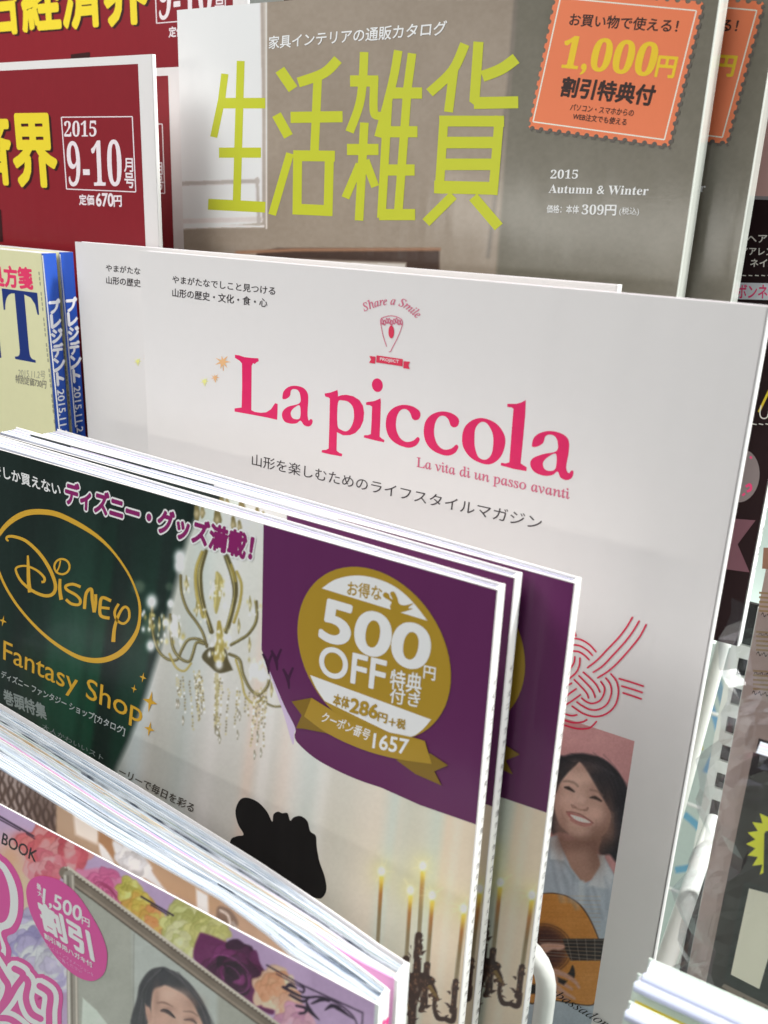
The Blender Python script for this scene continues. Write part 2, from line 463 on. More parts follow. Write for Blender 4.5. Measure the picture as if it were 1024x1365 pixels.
def straight(w, t, inset=0.0006):
    f = [(-w / 2 + inset * k, 0) for k in (0,)]
    a = np.linspace(-w / 2 + inset, w / 2 - 0.0006, 6)
    return [(x, -0.0004) for x in a], [(x, -t + 0.0004) for x in a]
def magazine(name, label, fr, w, h, t, cover, spine, back, group=None, n=16, pages=None, seed=1, drop=0.0005, cat='magazine'):
    r = thing(name, label, cat, fr, group)
    mb = MB(); mb.box(-w / 2, w / 2 - 0.0005, 0, h, -0.00028, 0, cover); fc = mb.build('front_cover', r)
    mb = MB(); mb.box(-w / 2, w / 2 - 0.0005, 0, h, -t, -t + 0.00028, back); mb.build('back_cover', r)
    mb = MB()
    # a slightly rounded back
    prof = [(w / 2 - 0.0005, 0), (w / 2 - 0.00012, -0.0004), (w / 2, -0.0011), (w / 2, -t + 0.0011), (w / 2 - 0.00012, -t + 0.0004), (w / 2 - 0.0005, -t)]
    inn = [(w / 2 - 0.0009, -t), (w / 2 - 0.0009, 0)]
    ring = prof + inn; v = [(a, b, q) for b in (0, h) for a, q in ring]; k = len(ring)
    mb.raw(v, [(i, (i + 1) % k, k + (i + 1) % k, k + i) for i in range(k)] + [tuple(range(k))[::-1], tuple(range(k, 2 * k))], spine)
    sp = mb.build('spine', r)
    f, b = straight(w, t)
    page_block('page_block', r, f, b, h - drop, 0.0006, n, pages or PAGES, seed=seed, jit=0.0003)
    return r, fc, sp

def placed(src, local_px, to_px, n, yaw=0.0):
    """frame of a second copy: the point of the first seen at local_px is seen at to_px when the copy stands at depth n"""
    l = src.uv(local_px); f = Frame((0, 0, 0), yaw)
    w = unp(to_px, 2, n)
    f.o = w - l[0] * f.ea - l[1] * f.eb
    return f

# ---------------------------------------------------------------- white lifestyle magazine (two copies)
LPW, LPH = 0.2085, 0.297
LP = Frame((LPW / 2, -LPH, 0))
lp, lpc, lps = magazine('lifestyle_magazine', 'white magazine with a pink title in large serif letters, in front of its slipped-back copy', LP, LPW, LPH, 0.0036, white, plain, white,
                        'white lifestyle magazines', n=12, seed=3)
pr = Print(LP)
rose = ink('crimson ink', (200, 30, 88), paper=PAPER, mottle=0.10); dark = ink('dark ink', (52, 48, 50), paper=PAPER)
thin = ink('rose ink', (190, 95, 120), paper=PAPER); red = ink('carmine ink', (196, 48, 76), paper=PAPER)
pr.poly(G1([(57, 55), (80, 58), (110, 68), (150, 73), (190, 75), (192, 92), (180, 97), (170, 108), (160, 102), (152, 118), (151, 240), (150, 370), (170, 380), (205, 385), (235, 382), (262, 365), (280, 338), (286, 330), (300, 335), (299, 380), (297, 425), (240, 412), (150, 395), (55, 378), (55, 360), (95, 355), (98, 230), (97, 105), (85, 90), (57, 72)]), rose)
A_OUT = cr([(327, 298), (333, 265), (358, 240), (395, 231), (440, 240), (466, 265), (474, 300), (470, 390), (476, 428), (488, 420), (499, 430), (493, 452), (475, 463), (450, 455), (430, 430), (408, 444), (375, 447), (340, 435), (325, 405), (330, 375), (360, 350), (425, 330), (428, 285), (415, 257), (390, 250), (375, 260), (370, 288), (350, 305), (331, 307)], 4, True)
A_IN = cr([(426, 345), (395, 356), (375, 380), (378, 405), (395, 420), (427, 414)], 4, True)
pr.poly(G1(A_OUT), rose, [G1(A_IN)])
pr.poly(G1([(567, 275), (600, 270), (622, 262), (640, 255), (643, 275), (643, 292), (662, 285), (690, 282), (730, 291), (765, 313), (785, 345), (792, 385), (787, 430), (770, 470), (742, 500), (712, 512), (672, 513), (637, 495), (636, 550), (635, 600), (650, 612), (667, 618), (665, 633), (600, 622), (550, 610), (552, 597), (575, 596), (590, 588), (594, 450), (597, 305), (590, 298), (570, 292)]), rose,
        [G1(cr([(643, 328), (670, 315), (705, 325), (730, 360), (733, 420), (715, 470), (690, 490), (662, 482), (640, 455)], 4, True))])
pr.poly(G1([(803, 325), (850, 318), (885, 303), (887, 325), (884, 420), (880, 520), (893, 532), (907, 540), (905, 553), (850, 541), (790, 525), (792, 512), (815, 512), (830, 505), (834, 430), (837, 350), (825, 342), (803, 340)]), rose)
pr.disc(G1(867, 228), 31 / 4.2667, 39 / 4.2667, rose, rot=-0.15)
C_OUT = cr([(222, 190), (215, 213), (198, 220), (182, 212), (170, 182), (150, 166), (125, 171), (106, 205), (103, 258), (120, 303), (150, 325), (185, 320), (208, 302), (218, 315), (200, 343), (160, 354), (105, 335), (68, 300), (53, 250), (60, 195), (90, 160), (135, 145), (180, 151), (212, 170)], 4, True)
pr.poly(G2(C_OUT), rose)
pr.poly(G2([(x * 1.02 + 184, y * 1.03 + 28) for x, y in C_OUT]), rose)
pr.poly(G2(cr([(425, 300), (440, 250), (480, 217), (530, 210), (590, 235), (628, 285), (635, 335), (615, 395), (575, 430), (530, 433), (470, 405), (432, 355)], 4, True)), rose,
        [G2(cr([(485, 310), (490, 260), (515, 230), (545, 235), (572, 280), (577, 330), (568, 385), (540, 412), (505, 400), (488, 355)], 4, True))])
pr.poly(G2([(645, 140), (690, 140), (712, 134), (735, 122), (734, 160), (732, 200), (722, 310), (710, 430), (725, 440), (740, 450), (738, 468), (680, 458), (613, 440), (615, 427), (638, 430), (655, 425), (665, 290), (675, 165), (668, 158), (645, 155)]), rose)
pr.poly(G2(cr([(765, 340), (775, 305), (805, 282), (855, 272), (910, 285), (943, 315), (945, 370), (932, 450), (945, 478), (958, 464), (968, 472), (960, 500), (935, 512), (905, 500), (890, 470), (865, 487), (820, 490), (775, 470), (757, 435), (770, 405), (820, 385), (885, 370), (890, 325), (875, 297), (850, 290), (830, 300), (820, 330), (795, 347), (770, 350)], 4, True)), rose,
        [G2(cr([(883, 385), (845, 398), (820, 425), (825, 455), (850, 467), (880, 455)], 4, True))])
pr.build('title_lettering', lpc)
pr.text('やまがたなでしこと見つける', LT(328, 276), LT(888, 342), LT(328, 234), dark, bold=0.012)
pr.build('tagline_lettering', lpc)
pr.text('山形の歴史・文化・食・心', LT(328, 350), LT(845, 409), LT(328, 304), dark, bold=0.012)
pr.build('tagline_lettering', lpc)
pr.text('山形を楽しむためのライフスタイルマガジン', A5(110, 552), A5(868, 723), A5(111, 521), dark)
pr.build('subtitle_lettering', lpc)
pr.text('𝐿𝑎 𝑣𝑖𝑡𝑎 𝑑𝑖 𝑢𝑛 𝑝𝑎𝑠𝑠𝑜 𝑎𝑣𝑎𝑛𝑡𝑖', G2(203, 446), G2(947, 604), G2(205, 400), thin, base='𝐿', shear=0.27, bold=0.012)
pr.build('motto_lettering', lpc)
for c, r_, k in (((297, 482), 11, 'f'), ((287, 503), 6, 'f'), ((273, 508), 6, 'y')):
    lf = ink('maple orange ink', (232, 170, 120), paper=PAPER) if k == 'f' else ink('maple yellow ink', (236, 214, 130), paper=PAPER)
    pts = []
    for i in range(14):
        a = math.radians(100 + i * 360 / 14); q = r_ * (1.0 if i % 2 == 0 else 0.34) * (0.75 if i in (0, 1) else 1)
        pts.append((c[0] + q * math.cos(a), c[1] - q * math.sin(a) * 0.95))
    pr.poly(pts, lf)
    pr.stroke([c, (c[0] + r_ * 0.1, c[1] + r_ * 1.1)], 1.2, lf)
pr.build('maple_leaf_print', lpc)
# the little cone emblem
pr.along('𝑆ℎ𝑎𝑟𝑒 𝑎 𝑆𝑚𝑖𝑙𝑒', SM(cr([(148, 372), (240, 335), (320, 308), (400, 293), (480, 288), (560, 300), (640, 330), (720, 392), (800, 462)], 6)), 15.5, thin, bold=0.25)
for q in ([(350, 470), (352, 530), (380, 670), (425, 810)], [(622, 500), (615, 560), (560, 700), (490, 835), (475, 868), (452, 875)], [(352, 462), (420, 436), (480, 428), (550, 440), (612, 472)]):
    pr.stroke(SM(cr(q, 5)), 1.0, thin)
for k in range(9):
    x = 365 + k * 30; y = 490 + 14 * math.sin(k * 1.9) + 10
    pr.stroke(SM(cr([(x - 14, y + 30), (x, y - 35), (x + 16, y), (x + 4, y + 32), (x - 6, y + 6)], 4)), 1.0, thin)
pr.disc(SM(483, 628), 35 / 9.309, 80 / 9.309, red)
pr.poly(SM([(300, 918), (627, 965), (622, 1055), (296, 1005)]), red)
pr.poly(SM([(210, 925), (288, 935), (282, 1022), (207, 1010), (232, 970)]), red)
pr.poly(SM([(637, 990), (716, 998), (695, 1045), (712, 1088), (632, 1078)]), red)
pr.text('PROJECT', SM(342, 990), SM(575, 1024), SM(346, 944), white, bold=0.02)
pr.build('emblem', lpc)
# the knot of red cords
for q in ([(828, 93), (770, 190), (690, 295), (580, 410), (490, 505), (392, 583)], [(893, 130), (830, 235), (750, 340), (640, 460), (540, 565), (448, 628)], [(962, 165), (900, 280), (810, 395), (690, 530), (590, 620), (490, 682)],
          [(255, 297), (330, 312), (410, 360), (472, 427)], [(250, 360), (320, 372), (390, 415), (438, 463)], [(246, 420), (310, 430), (365, 465), (405, 505)],
          [(267, 478), (262, 525), (240, 570), (215, 600)], [(317, 490), (312, 560), (280, 630), (215, 688), (190, 700)],
          [(350, 628), (420, 690), (480, 755), (512, 820)], [(308, 663), (380, 735), (440, 805), (465, 873)], [(262, 700), (330, 770), (385, 835), (400, 878)],
          [(235, 735), (205, 755), (180, 780)], [(280, 790), (230, 825), (175, 870)], [(322, 848), (250, 900), (160, 960)],
          [(620, 645), (675, 720), (692, 830), (660, 950), (580, 1030), (470, 1060), (350, 1030), (242, 958)], [(570, 685), (615, 750), (622, 840), (580, 940), (500, 990), (420, 992), (340, 955), (288, 918)], [(520, 718), (555, 775), (550, 840), (510, 905), (440, 932), (380, 915), (335, 880)],
          [(700, 690), (820, 725), (935, 763)], [(725, 762), (820, 790), (925, 825)], [(738, 828), (830, 858), (915, 887)],
          [(150, 1025), (230, 1050), (288, 1043)], [(140, 1085), (250, 1118), (340, 1112), (385, 1090)], [(130, 1130), (280, 1175), (390, 1175), (440, 1150), (478, 1108)],
          [(268, 240), (278, 272)]):
    pr.stroke(KN(cr(q, 6)), 2.3, ink('cord ink', (172, 28, 60), paper=(176, 180, 178)), ends=1)
pr.build('knot_print', lpc)
# the portrait with a guitar
Q0 = LP.uv((846, 988)); 
pt = Paint(LP, Q0[0] - 0.046, Q0[0], Q0[1] - 0.150, Q0[1], 0.00024)
pt.fillall((198, 144, 142)); pt.C += pt.noise(60, 10)[:, None]
skin = (206, 168, 150)
pt.poly(PO(cr([(270, 330), (330, 295), (430, 275), (540, 285), (660, 335), (760, 420), (825, 520), (850, 600), (835, 760), (800, 950), (760, 1165), (700, 1110), (620, 1110), (560, 980), (300, 930), (220, 930), (200, 700)], 5, True)), (24, 24, 30), 2.0)
pt.poly(PO(cr([(280, 930), (330, 1000), (620, 960), (600, 1100), (640, 1210), (480, 1345), (330, 1160)], 5, True)), (172, 132, 114), 1.5)
pt.poly(PO(cr([(330, 370), (420, 345), (470, 360), (560, 500), (640, 640), (700, 740), (705, 840), (660, 940), (560, 995), (450, 990), (350, 930), (280, 850), (245, 720), (255, 560)], 5, True)), skin, 1.5)
pt.blob(PO(420, 470), 25, 18, (224, 190, 172), 0.6); pt.blob(PO(330, 690), 14, 11, (220, 172, 156), 0.6); pt.blob(PO(610, 790), 14, 11, (220, 172, 156), 0.45)
pt.blob(PO(300, 760), 12, 34, (178, 138, 120), 0.5); pt.blob(PO(690, 830), 10, 26, (176, 136, 118), 0.5); pt.blob(PO(480, 960), 26, 7, (178, 138, 120), 0.55); pt.blob(PO(430, 620), 5, 16, (222, 188, 172), 0.5)
pt.blob(PO(380, 590), 16, 9, (186, 146, 130), 0.45); pt.blob(PO(590, 665), 16, 9, (186, 146, 130), 0.45)
pt.blob(PO(640, 900), 14, 12, (168, 126, 110), 0.5); pt.blob(PO(300, 880), 10, 16, (168, 126, 110), 0.5)
pt.poly(PO(cr([(440, 340), (470, 350), (560, 480), (640, 620), (730, 760), (840, 600), (760, 420), (600, 300)], 5, True)), (22, 22, 28), 1.5)
pt.poly(PO(cr([(280, 330), (400, 340), (440, 350), (350, 440), (290, 520), (255, 600), (230, 500)], 5, True)), (24, 24, 30), 1.5)
for k in range(16):
    pt.stroke(PO(cr([(470 + k * 10, 330 + k * 3), (600 + k * 14, 440 + k * 4), (720 + k * 9, 700 - k * 8), (740 + k * 6, 1000 - k * 10)], 6)), 1.2, (46, 44, 52) if k % 3 else (70, 66, 74), 1.5, 0.35)
for q, w_ in (([(320, 505), (360, 505), (410, 520), (435, 545)], 3.0), ([(545, 575), (600, 590), (640, 620)], 3.0)): pt.stroke(PO(cr(q, 5)), w_ * 0.8, (120, 92, 80), 1.5, 0.7)
for q in ([(328, 555), (360, 562), (405, 590)], [(540, 640), (580, 640), (630, 668)]):
    pt.stroke(PO(cr(q, 5)), [1.5, 4.5, 2], (40, 28, 26), 1.2); 
pt.blob(PO(462, 690), 9, 6, (190, 148, 130), 0.6); pt.stroke(PO(cr([(400, 705), (440, 735), (490, 742), (515, 730)], 5)), 1.8, (150, 108, 94), 1.5, 0.8)
pt.poly(PO(cr([(345, 762), (420, 775), (500, 805), (560, 850), (500, 862), (430, 845), (370, 805)], 5, True)), (172, 104, 98), 1.2)
pt.poly(PO(cr([(375, 782), (440, 795), (510, 822), (545, 848), (490, 848), (420, 825)], 5, True)), (238, 230, 222), 1.0)
pt.stroke(PO(cr([(300, 740), (310, 790), (340, 840)], 5)), 1.5, (164, 122, 106), 1.5, 0.45); pt.stroke(PO(cr([(590, 830), (585, 880), (550, 910)], 5)), 1.5, (164, 122, 106), 1.5, 0.45)
sh = (176, 188, 198)
pt.poly(PO([(160, 980), (265, 950), (300, 1040), (380, 1220), (480, 1350), (560, 1320), (620, 1230), (650, 1120), (700, 1210), (745, 1290), (720, 1500), (680, 2700), (0, 2700), (40, 1400)]), sh, 1.5)
pt.poly(PO([(600, 1110), (660, 1120), (650, 1180), (628, 1210)]), (208, 214, 216), 1.5)
pt.poly(PO([(215, 970), (265, 975), (330, 1150), (300, 1170), (210, 1150)]), (206, 214, 218), 1.5); pt.poly(PO([(655, 1150), (735, 1290), (700, 1400), (520, 1370)]), (208, 214, 218), 2)
pt.stroke(PO([(470, 1350), (455, 1600)]), 8, (196, 206, 212), 2); pt.stroke(PO(cr([(210, 1160), (320, 1180), (430, 1330)], 5)), 2, (140, 152, 162), 2, 0.6)
gw = (205, 138, 62)
pt.poly(GU(cr([(40, 160), (160, 132), (260, 130), (370, 158), (470, 225), (540, 320), (600, 440), (640, 560), (655, 720), (640, 900), (610, 1050), (560, 1092), (430, 1080), (200, 1040), (0, 1010)], 5, True)), (60, 44, 32), 1.0)
pt.poly(GU(cr([(40, 168), (160, 138), (260, 137), (365, 165), (462, 232), (532, 325), (592, 445), (632, 560), (647, 720), (632, 900), (604, 1044), (556, 1084), (430, 1072), (200, 1032), (0, 1000)], 5, True)), gw, 1.0)
pt.C += pt.noise(30, 6, (0.2, 2.0), 4)[:, None]
pt.disc = None
pt.blob(GU(150, 610), 35, 33, (70, 36, 30), 1.0, hard=4); pt.stroke(GU([(150 + 250 * math.cos(t), 610 + 215 * math.sin(t)) for t in np.linspace(-1.9, 0.9, 20)]), 1.6, (110, 66, 34), 1.0, 0.8)
pt.stroke(GU([(150 + 225 * math.cos(t), 610 + 192 * math.sin(t)) for t in np.linspace(-1.9, 0.9, 20)]), 1.2, (96, 58, 30), 1.0, 0.8)
pt.poly(GU([(320, 520), (690, 520), (650, 706), (390, 706), (345, 620)]), (34, 30, 30), 1.0)
for k in range(6): pt.stroke(GU([(130, 530 + k * 25), (690, 533 + k * 34)]), 0.9, (150, 140, 128), 0.8, 0.75)
for k in range(6): pt.stroke(GU([(360 + k * 78, 520), (400 + k * 66, 706)]), 1.0, (140, 130, 118), 0.8, 0.8)
pt.poly(GU(cr([(405, 745), (425, 800), (415, 860), (345, 840), (380, 800)], 4, True)), (30, 26, 28), 1.0)
pt.poly(GU(cr([(140, 565), (250, 560), (330, 570), (335, 600), (290, 618), (240, 612), (180, 640), (120, 640)], 4, True)), (204, 160, 142), 1.5)
for q in ([(250, 800), (340, 830), (420, 880), (460, 935)], [(250, 850), (330, 905), (400, 950)], [(240, 900), (320, 970), (420, 1030)], [(230, 960), (300, 1010), (370, 1040)]):
    pt.stroke(GU(cr(q, 5)), [8, 6, 3.5], (202, 156, 136), 1.5)
pt.poly(GU([(280, 850), (360, 880), (330, 915), (285, 890)]), (34, 26, 26), 1.5)
pt.poly(GU([(30, 900), (110, 920), (100, 990), (30, 990)]), (26, 22, 24), 1.5)
for k in range(26):
    a = k * 0.9; pt.stroke(PO(cr([(300 + k * 14, 300 + 30 * math.sin(a)), (420 + k * 14, 300 + k * 5), (560 + k * 11, 420 + k * 9), (660 + k * 7, 600 + k * 8)], 6)), 0.9, (58, 56, 66) if k % 4 == 0 else (12, 12, 16), 1.2, 0.28)
pt.blob(PO(690, 760), 9, 30, (128, 92, 78), 0.5); pt.blob(PO(620, 930), 20, 11, (132, 96, 80), 0.5); pt.blob(PO(450, 1010), 38, 12, (110, 74, 60), 0.65); pt.blob(PO(590, 1090), 12, 26, (112, 76, 62), 0.6); pt.blob(PO(300, 1010), 9, 26, (120, 84, 70), 0.5)
pt.blob(PO(265, 600), 6, 26, (140, 102, 88), 0.5); pt.blob(PO(470, 400), 22, 10, (150, 112, 98), 0.4); pt.blob(PO(560, 570), 12, 12, (146, 108, 94), 0.4)
pt.blob(PO(345, 660), 16, 9, (232, 196, 180), 0.45); pt.blob(PO(590, 770), 15, 9, (228, 188, 172), 0.45); pt.blob(PO(470, 660), 5, 7, (236, 204, 190), 0.5); pt.blob(PO(470, 930), 12, 6, (226, 188, 172), 0.4)
pt.stroke(PO(cr([(385, 700), (395, 720), (415, 722)], 4)), 1.6, (120, 82, 70), 1.2, 0.6); pt.stroke(PO(cr([(490, 745), (510, 745), (520, 725)], 4)), 1.6, (120, 82, 70), 1.2, 0.6)
pt.stroke(PO(cr([(345, 757), (400, 762), (470, 785), (562, 850)], 5)), 1.4, (118, 62, 58), 1.0, 0.7); pt.stroke(PO(cr([(380, 825), (440, 858), (500, 872), (545, 862)], 5)), 2.6, (176, 112, 106), 1.2, 0.8)
for k in range(7): pt.stroke(PO([(398 + k * 21, 790 + k * 7), (396 + k * 21, 820 + k * 5)]), 0.6, (190, 176, 168), 0.8, 0.5)
for q in ([(230, 1170), (260, 1330), (300, 1500)], [(400, 1300), (390, 1450), (420, 1560)], [(560, 1380), (600, 1500), (640, 1640)], [(660, 1300), (690, 1420), (680, 1560)], [(300, 1240), (350, 1350), (360, 1500)], [(520, 1400), (530, 1480), (560, 1580)]):
    pt.stroke(PO(cr(q, 5)), [1, 6, 2], (140, 152, 166), 3, 0.45); pt.stroke(PO(cr([(x + 26, y) for x, y in q], 5)), [1, 5, 2], (206, 214, 222), 3, 0.4)
for k in range(26): pt.stroke(GU([(120, 150 + k * 36), (640, 160 + k * 36)]), 0.8, rg0.choice([(188, 120, 50), (216, 152, 78), (176, 110, 46)]), 1.0, 0.22)
pt.C *= 0.95; pt.C += pt.noise(2.2, 9, (1, 1), 6)[:, None] + pt.noise(26, 7, (1, 1), 9)[:, None]
pt.build('portrait_photo', lpc, picture_mat('portrait print', 0.4, 0.1), (206, 208, 206), h=2.4e-5)
pr.h = max(pr.h, 6e-5)
pr.text('𝐴𝑚𝑏𝑎𝑠𝑠𝑎𝑑𝑜𝑟', GU(70, 900), GU(690, 1282), GU(105, 838), ink('black ink', (20, 20, 22)), shear=-0.2)
pr.build('handwriting_print', lpc)
LP2 = placed(LP, (186, 334), (100, 322), -0.0085, math.radians(-3))
another(lp, LP2, 'white magazine standing half hidden at the left behind its own copy, maple leaves cut off')

# ---------------------------------------------------------------- tall interior-goods catalogue (two copies)
CW, CH = 0.2015, 0.297
ctr = unp((960, 0), 2, -0.05); CTW = ctr[0] - unp((236, 12), 2, -0.05)[0]
CT = Frame((ctr[0] - CTW / 2, 0.0848 - CH, -0.05))
taupe = mat('catalogue spine film', (206, 210, 202), 0.16, coat=0.6, ripple=0.0008)
gray = mat('catalogue cover paper', (142, 138, 130), 0.3, coat=0.3, bump=0.00001)
ct, ctc, cts = magazine('shopping_catalogue', 'grey interior goods catalogue with big lime-green title and orange stamp, foremost copy', CT, CTW, CH, 0.0105, gray, taupe, gray, 'grey interior goods catalogues', n=30, seed=5, cat='catalogue')
pt = Paint(CT, -CTW / 2, CTW / 2 - 0.0003, CH - 0.105, CH, 0.00045)
pt.fillall((108, 106, 93))
wall_ = A2([(10, -200), (1000, -200), (960, 250), (890, 960), (690, 1400), (-50, 1400), (-330, -200)])
pt.poly(A2([(-400, -300), (1010, -300), (965, 330), (880, 1500), (-400, 1500)]), (147, 137, 122), 3)
pt.poly(A2([(-400, -300), (10, -300), (10, 870), (-400, 900)]), (214, 214, 208), 2)
pt.stroke(A2([(-6, -300), (6, 450), (6, 870)]), 5, (168, 160, 150), 1.5); pt.stroke(A2([(14, -300), (16, 890)]), 2, (212, 206, 196), 1)
pt.stroke(A1([(600, 627), (880, 618)]), 6, (176, 172, 166), 1.5); pt.stroke(A1([(600, 755), (890, 748)]), 7, (196, 190, 182), 1.5)
pt.stroke(A1([(600, 775), (900, 772)]), 3, (216, 212, 206), 1.2); pt.stroke(A1([(878, 610), (884, 760)]), 5, (180, 176, 170), 1.5)
pt.stroke(A2([(1005, -200), (962, 330), (880, 1000)]), 5, (116, 110, 100), 2.5)
pt.poly(A2([(60, 968), (690, 970), (690, 1300), (-150, 1300), (-20, 985)]), (62, 44, 36), 2); pt.stroke(A2([(-100, 985), (120, 975), (690, 972)]), 4, (150, 112, 84), 1.5)
pt.poly(A2([(-150, 1000), (130, 1010), (560, 1025), (560, 1200), (-150, 1200)]), (196, 190, 178), 2)
pt.C[pt.C[:, 0] < 190] *= np.array([0.94, 0.925, 0.90]); pt.C += pt.noise(90, 9, (1, 1), 2)[:, None] + pt.noise(5, 5, (1, 1), 8)[:, None]
pt.build('cover_photo', ctc, picture_mat('catalogue print', 0.3, 0.35, 0.000008, 0.0006), (196, 198, 192))
pr = Print(CT, 6e-5)
PC = (196, 198, 192)
lime = ink('lime ink', (174, 180, 40), paper=PC)
for c, q, w_ in ((A1, [(768, 252), (757, 340), (730, 468)], 9.5), (A1, [(822, 208), (808, 700)], 10.5), (A1, [(760, 352), (906, 352)], 14), (A1, [(748, 521), (891, 521)], 13.5), (A1, [(711, 697), (906, 707)], 14.5),
                 (A2, [(68, 272), (120, 348)], 14), (A2, [(55, 447), (102, 532)], 13), (A2, [(108, 598), (38, 838)], 10.5), (A2, cr([(295, 232), (240, 285), (140, 322)], 5), 13.5), (A2, [(216, 300), (203, 592)], 11.5), (A2, [(110, 458), (313, 455)], 15), (A2, [(138, 588), (135, 835)], 12), (A2, [(262, 588), (256, 842)], 12), (A2, [(121, 607), (283, 609)], 14.5), (A2, [(118, 815), (271, 822)], 14.5),
                 (A2, cr([(397, 203), (392, 310), (378, 410), (340, 515)], 5), 11.5), (A2, [(342, 316), (452, 316)], 15), (A2, cr([(437, 300), (434, 430), (452, 452), (475, 448)], 5), 11), (A2, [(330, 583), (453, 583)], 15), (A2, [(398, 478), (377, 860)], 11.5), (A2, [(380, 640), (324, 772)], 11), (A2, [(402, 625), (440, 728)], 11),
                 (A2, cr([(530, 197), (508, 320), (453, 535)], 5), 11.5), (A2, [(584, 208), (562, 375)], 11.5), (A2, [(490, 400), (464, 850)], 11.5), (A2, [(498, 363), (623, 363)], 15), (A2, [(470, 514), (605, 514)], 15), (A2, [(465, 663), (594, 663)], 15), (A2, [(455, 837), (596, 837)], 15), (A2, [(564, 375), (530, 830)], 11.5),
                 (A2, cr([(790, 172), (742, 275), (652, 362)], 5), 13), (A2, [(748, 262), (726, 437)], 12), (A2, [(843, 163), (827, 395), (850, 405)], 13.5), (A2, [(825, 402), (998, 399)], 16), (A2, cr([(990, 228), (930, 270), (858, 298)], 5), 15),
                 (A2, [(709, 452), (689, 755)], 12), (A2, [(925, 452), (899, 760)], 12.5), (A2, [(690, 472), (943, 473)], 14.5), (A2, [(700, 556), (930, 556)], 15.5), (A2, [(690, 641), (922, 641)], 15.5), (A2, [(670, 729), (914, 735)], 17), (A2, [(745, 762), (638, 868)], 13), (A2, [(822, 768), (922, 885)], 14)):
    pr.stroke(c(q), w_, lime)
pr.build('title_lettering', ctc)
cream = ink('pale ink', (226, 226, 220), paper=PC)
pr.text('家具インテリアの通販カタログ', A2(25, 192), A2(716, 136), A2(27, 142), cream, bold=0.015)
pr.build('tagline_lettering', ctc)
pr.text('𝟐𝟎𝟏𝟓', A3(175, 697), A3(282, 697), A3(178, 662), cream)
pr.text('𝐀𝐮𝐭𝐮𝐦𝐧 & 𝐖𝐢𝐧𝐭𝐞𝐫', A3(168, 752), A3(556, 761), A3(172, 719), cream, base='𝐀')
pr.text('価格：本体', A3(160, 830), A3(285, 832), A3(163, 799), cream, bold=0.015)
pr.text('𝟑𝟎𝟗', A3(297, 836), A3(382, 838), A3(300, 797), cream); pr.text('円', A3(388, 839), A3(430, 840), A3(391, 799), cream, bold=0.02)
pr.text('(税込)', A3(443, 840), A3(520, 842), A3(446, 808), cream)
pr.build('season_lettering', ctc)
# the stamp
o_, e1, e2, e3 = (CT.uv(A3(*q)) for q in ((88, 500), (640, 572), (775, 8), (198, -48)))
sa, sb = e1 - o_, e3 - o_
def notched(c0, c1, n, r):
    c0, c1 = np.array(c0), np.array(c1); d = (c1 - c0) / n; L = np.linalg.norm(d); t = d / L; q = np.array([-t[1], t[0]]); out = []
    for i in range(n):
        out.append(c0 + d * i + t * L * 0.22)
        for a in np.linspace(math.pi, 0, 7): out.append(c0 + d * (i + 0.5) + t * r * L * math.cos(a) + q * r * L * math.sin(a))
    return out
ring = notched(o_, e1, 15, 0.27) + notched(e1, e2, 15, 0.27) + notched(e2, e3, 15, 0.27) + notched(e3, o_, 15, 0.27)
orange = ink('stamp orange ink', (222, 112, 72), paper=PC)
shp = Print(CT, pr.h); 
pr.poly([p + np.array([0.0006, -0.0009]) for p in ring], ink('stamp drop print', (84, 80, 72), paper=PC), plane=True)
pr.poly(ring, orange, plane=True)
for a, b in (((108, 475), (620, 545)), ((620, 545), (745, 42)), ((745, 42), (215, -8)), ((215, -8), (108, 475))): pr.stroke([A3(*a), A3(*b)], 1.7, ink('stamp line ink', (250, 214, 190), paper=PC))
blk = ink('brown black ink', (44, 26, 22), paper=PC); yel = ink('yellow ink', (240, 176, 36), paper=PC)
pr.text('お買い物で使える！', A3(248, 100), A3(668, 128), A3(256, 52), blk, bold=0.02)
pr.text('𝟏,𝟎𝟎𝟎', A3(212, 262), A3(574, 297), A3(238, 140), yel, base='𝟏', bold=0.012)
pr.text('円', A3(583, 298), A3(655, 304), A3(600, 219), yel, bold=0.03)
pr.text('割引特典付', A3(213, 374), A3(570, 412), A3(230, 300), blk, bold=0.035)
pr.text('パソコン・スマホからの', A3(252, 430), A3(498, 454), A3(257, 405), blk, bold=0.012)
pr.text('WEB注文でも使える', A3(262, 466), A3(470, 490), A3(267, 440), blk, bold=0.012)
pr.build('price_stamp', ctc)
spf = Print(CT)
CT2 = placed(CT, (960, 0), (1041, 0), -0.064)
another(ct, CT2, 'grey catalogue behind the foremost one, only a right strip with half the stamp showing')

# ---------------------------------------------------------------- red business magazines (three copies)
rtr = unp((204, 72), 2, -0.03)
RW, RH = 0.21, 0.262
RD = Frame((rtr[0] - RW / 2, rtr[1] - RH, -0.03))
PR_ = (196, 200, 196)
redc = ink('red cover ink', (118, 26, 34), 0.32, PR_, coat=0.25, mottle=0.05, ripple=0.0004)
rd, rdc, rds = magazine('business_magazine', 'red business magazine with white border and boxed date, lowest and foremost of its kind', RD, RW, RH, 0.0018, white, plain, white, 'red business magazines', n=10, seed=8)
pr = Print(RD)
tl, tr_, brr = RD.uv(A1(-100, 252)), RD.uv(A1(471, 218)), RD.uv(A1(497, 840))
pr.poly([(-RW / 2 + 0.006, tr_[1]), (tr_[0], tr_[1]), (brr[0], 0.006), (-RW / 2 + 0.006, 0.006)], redc, plane=True)
rw = ink('off white ink', (226, 200, 200), paper=PR_); ry = ink('mustard ink', (212, 190, 44), paper=PR_); rk = ink('shadow black ink', (46, 16, 18), paper=PR_)
pr.text('仙台経済界', A1(-455, 614), A1(205, 643), A1(-442, 400), rk, bold=0.035, ortho=True)
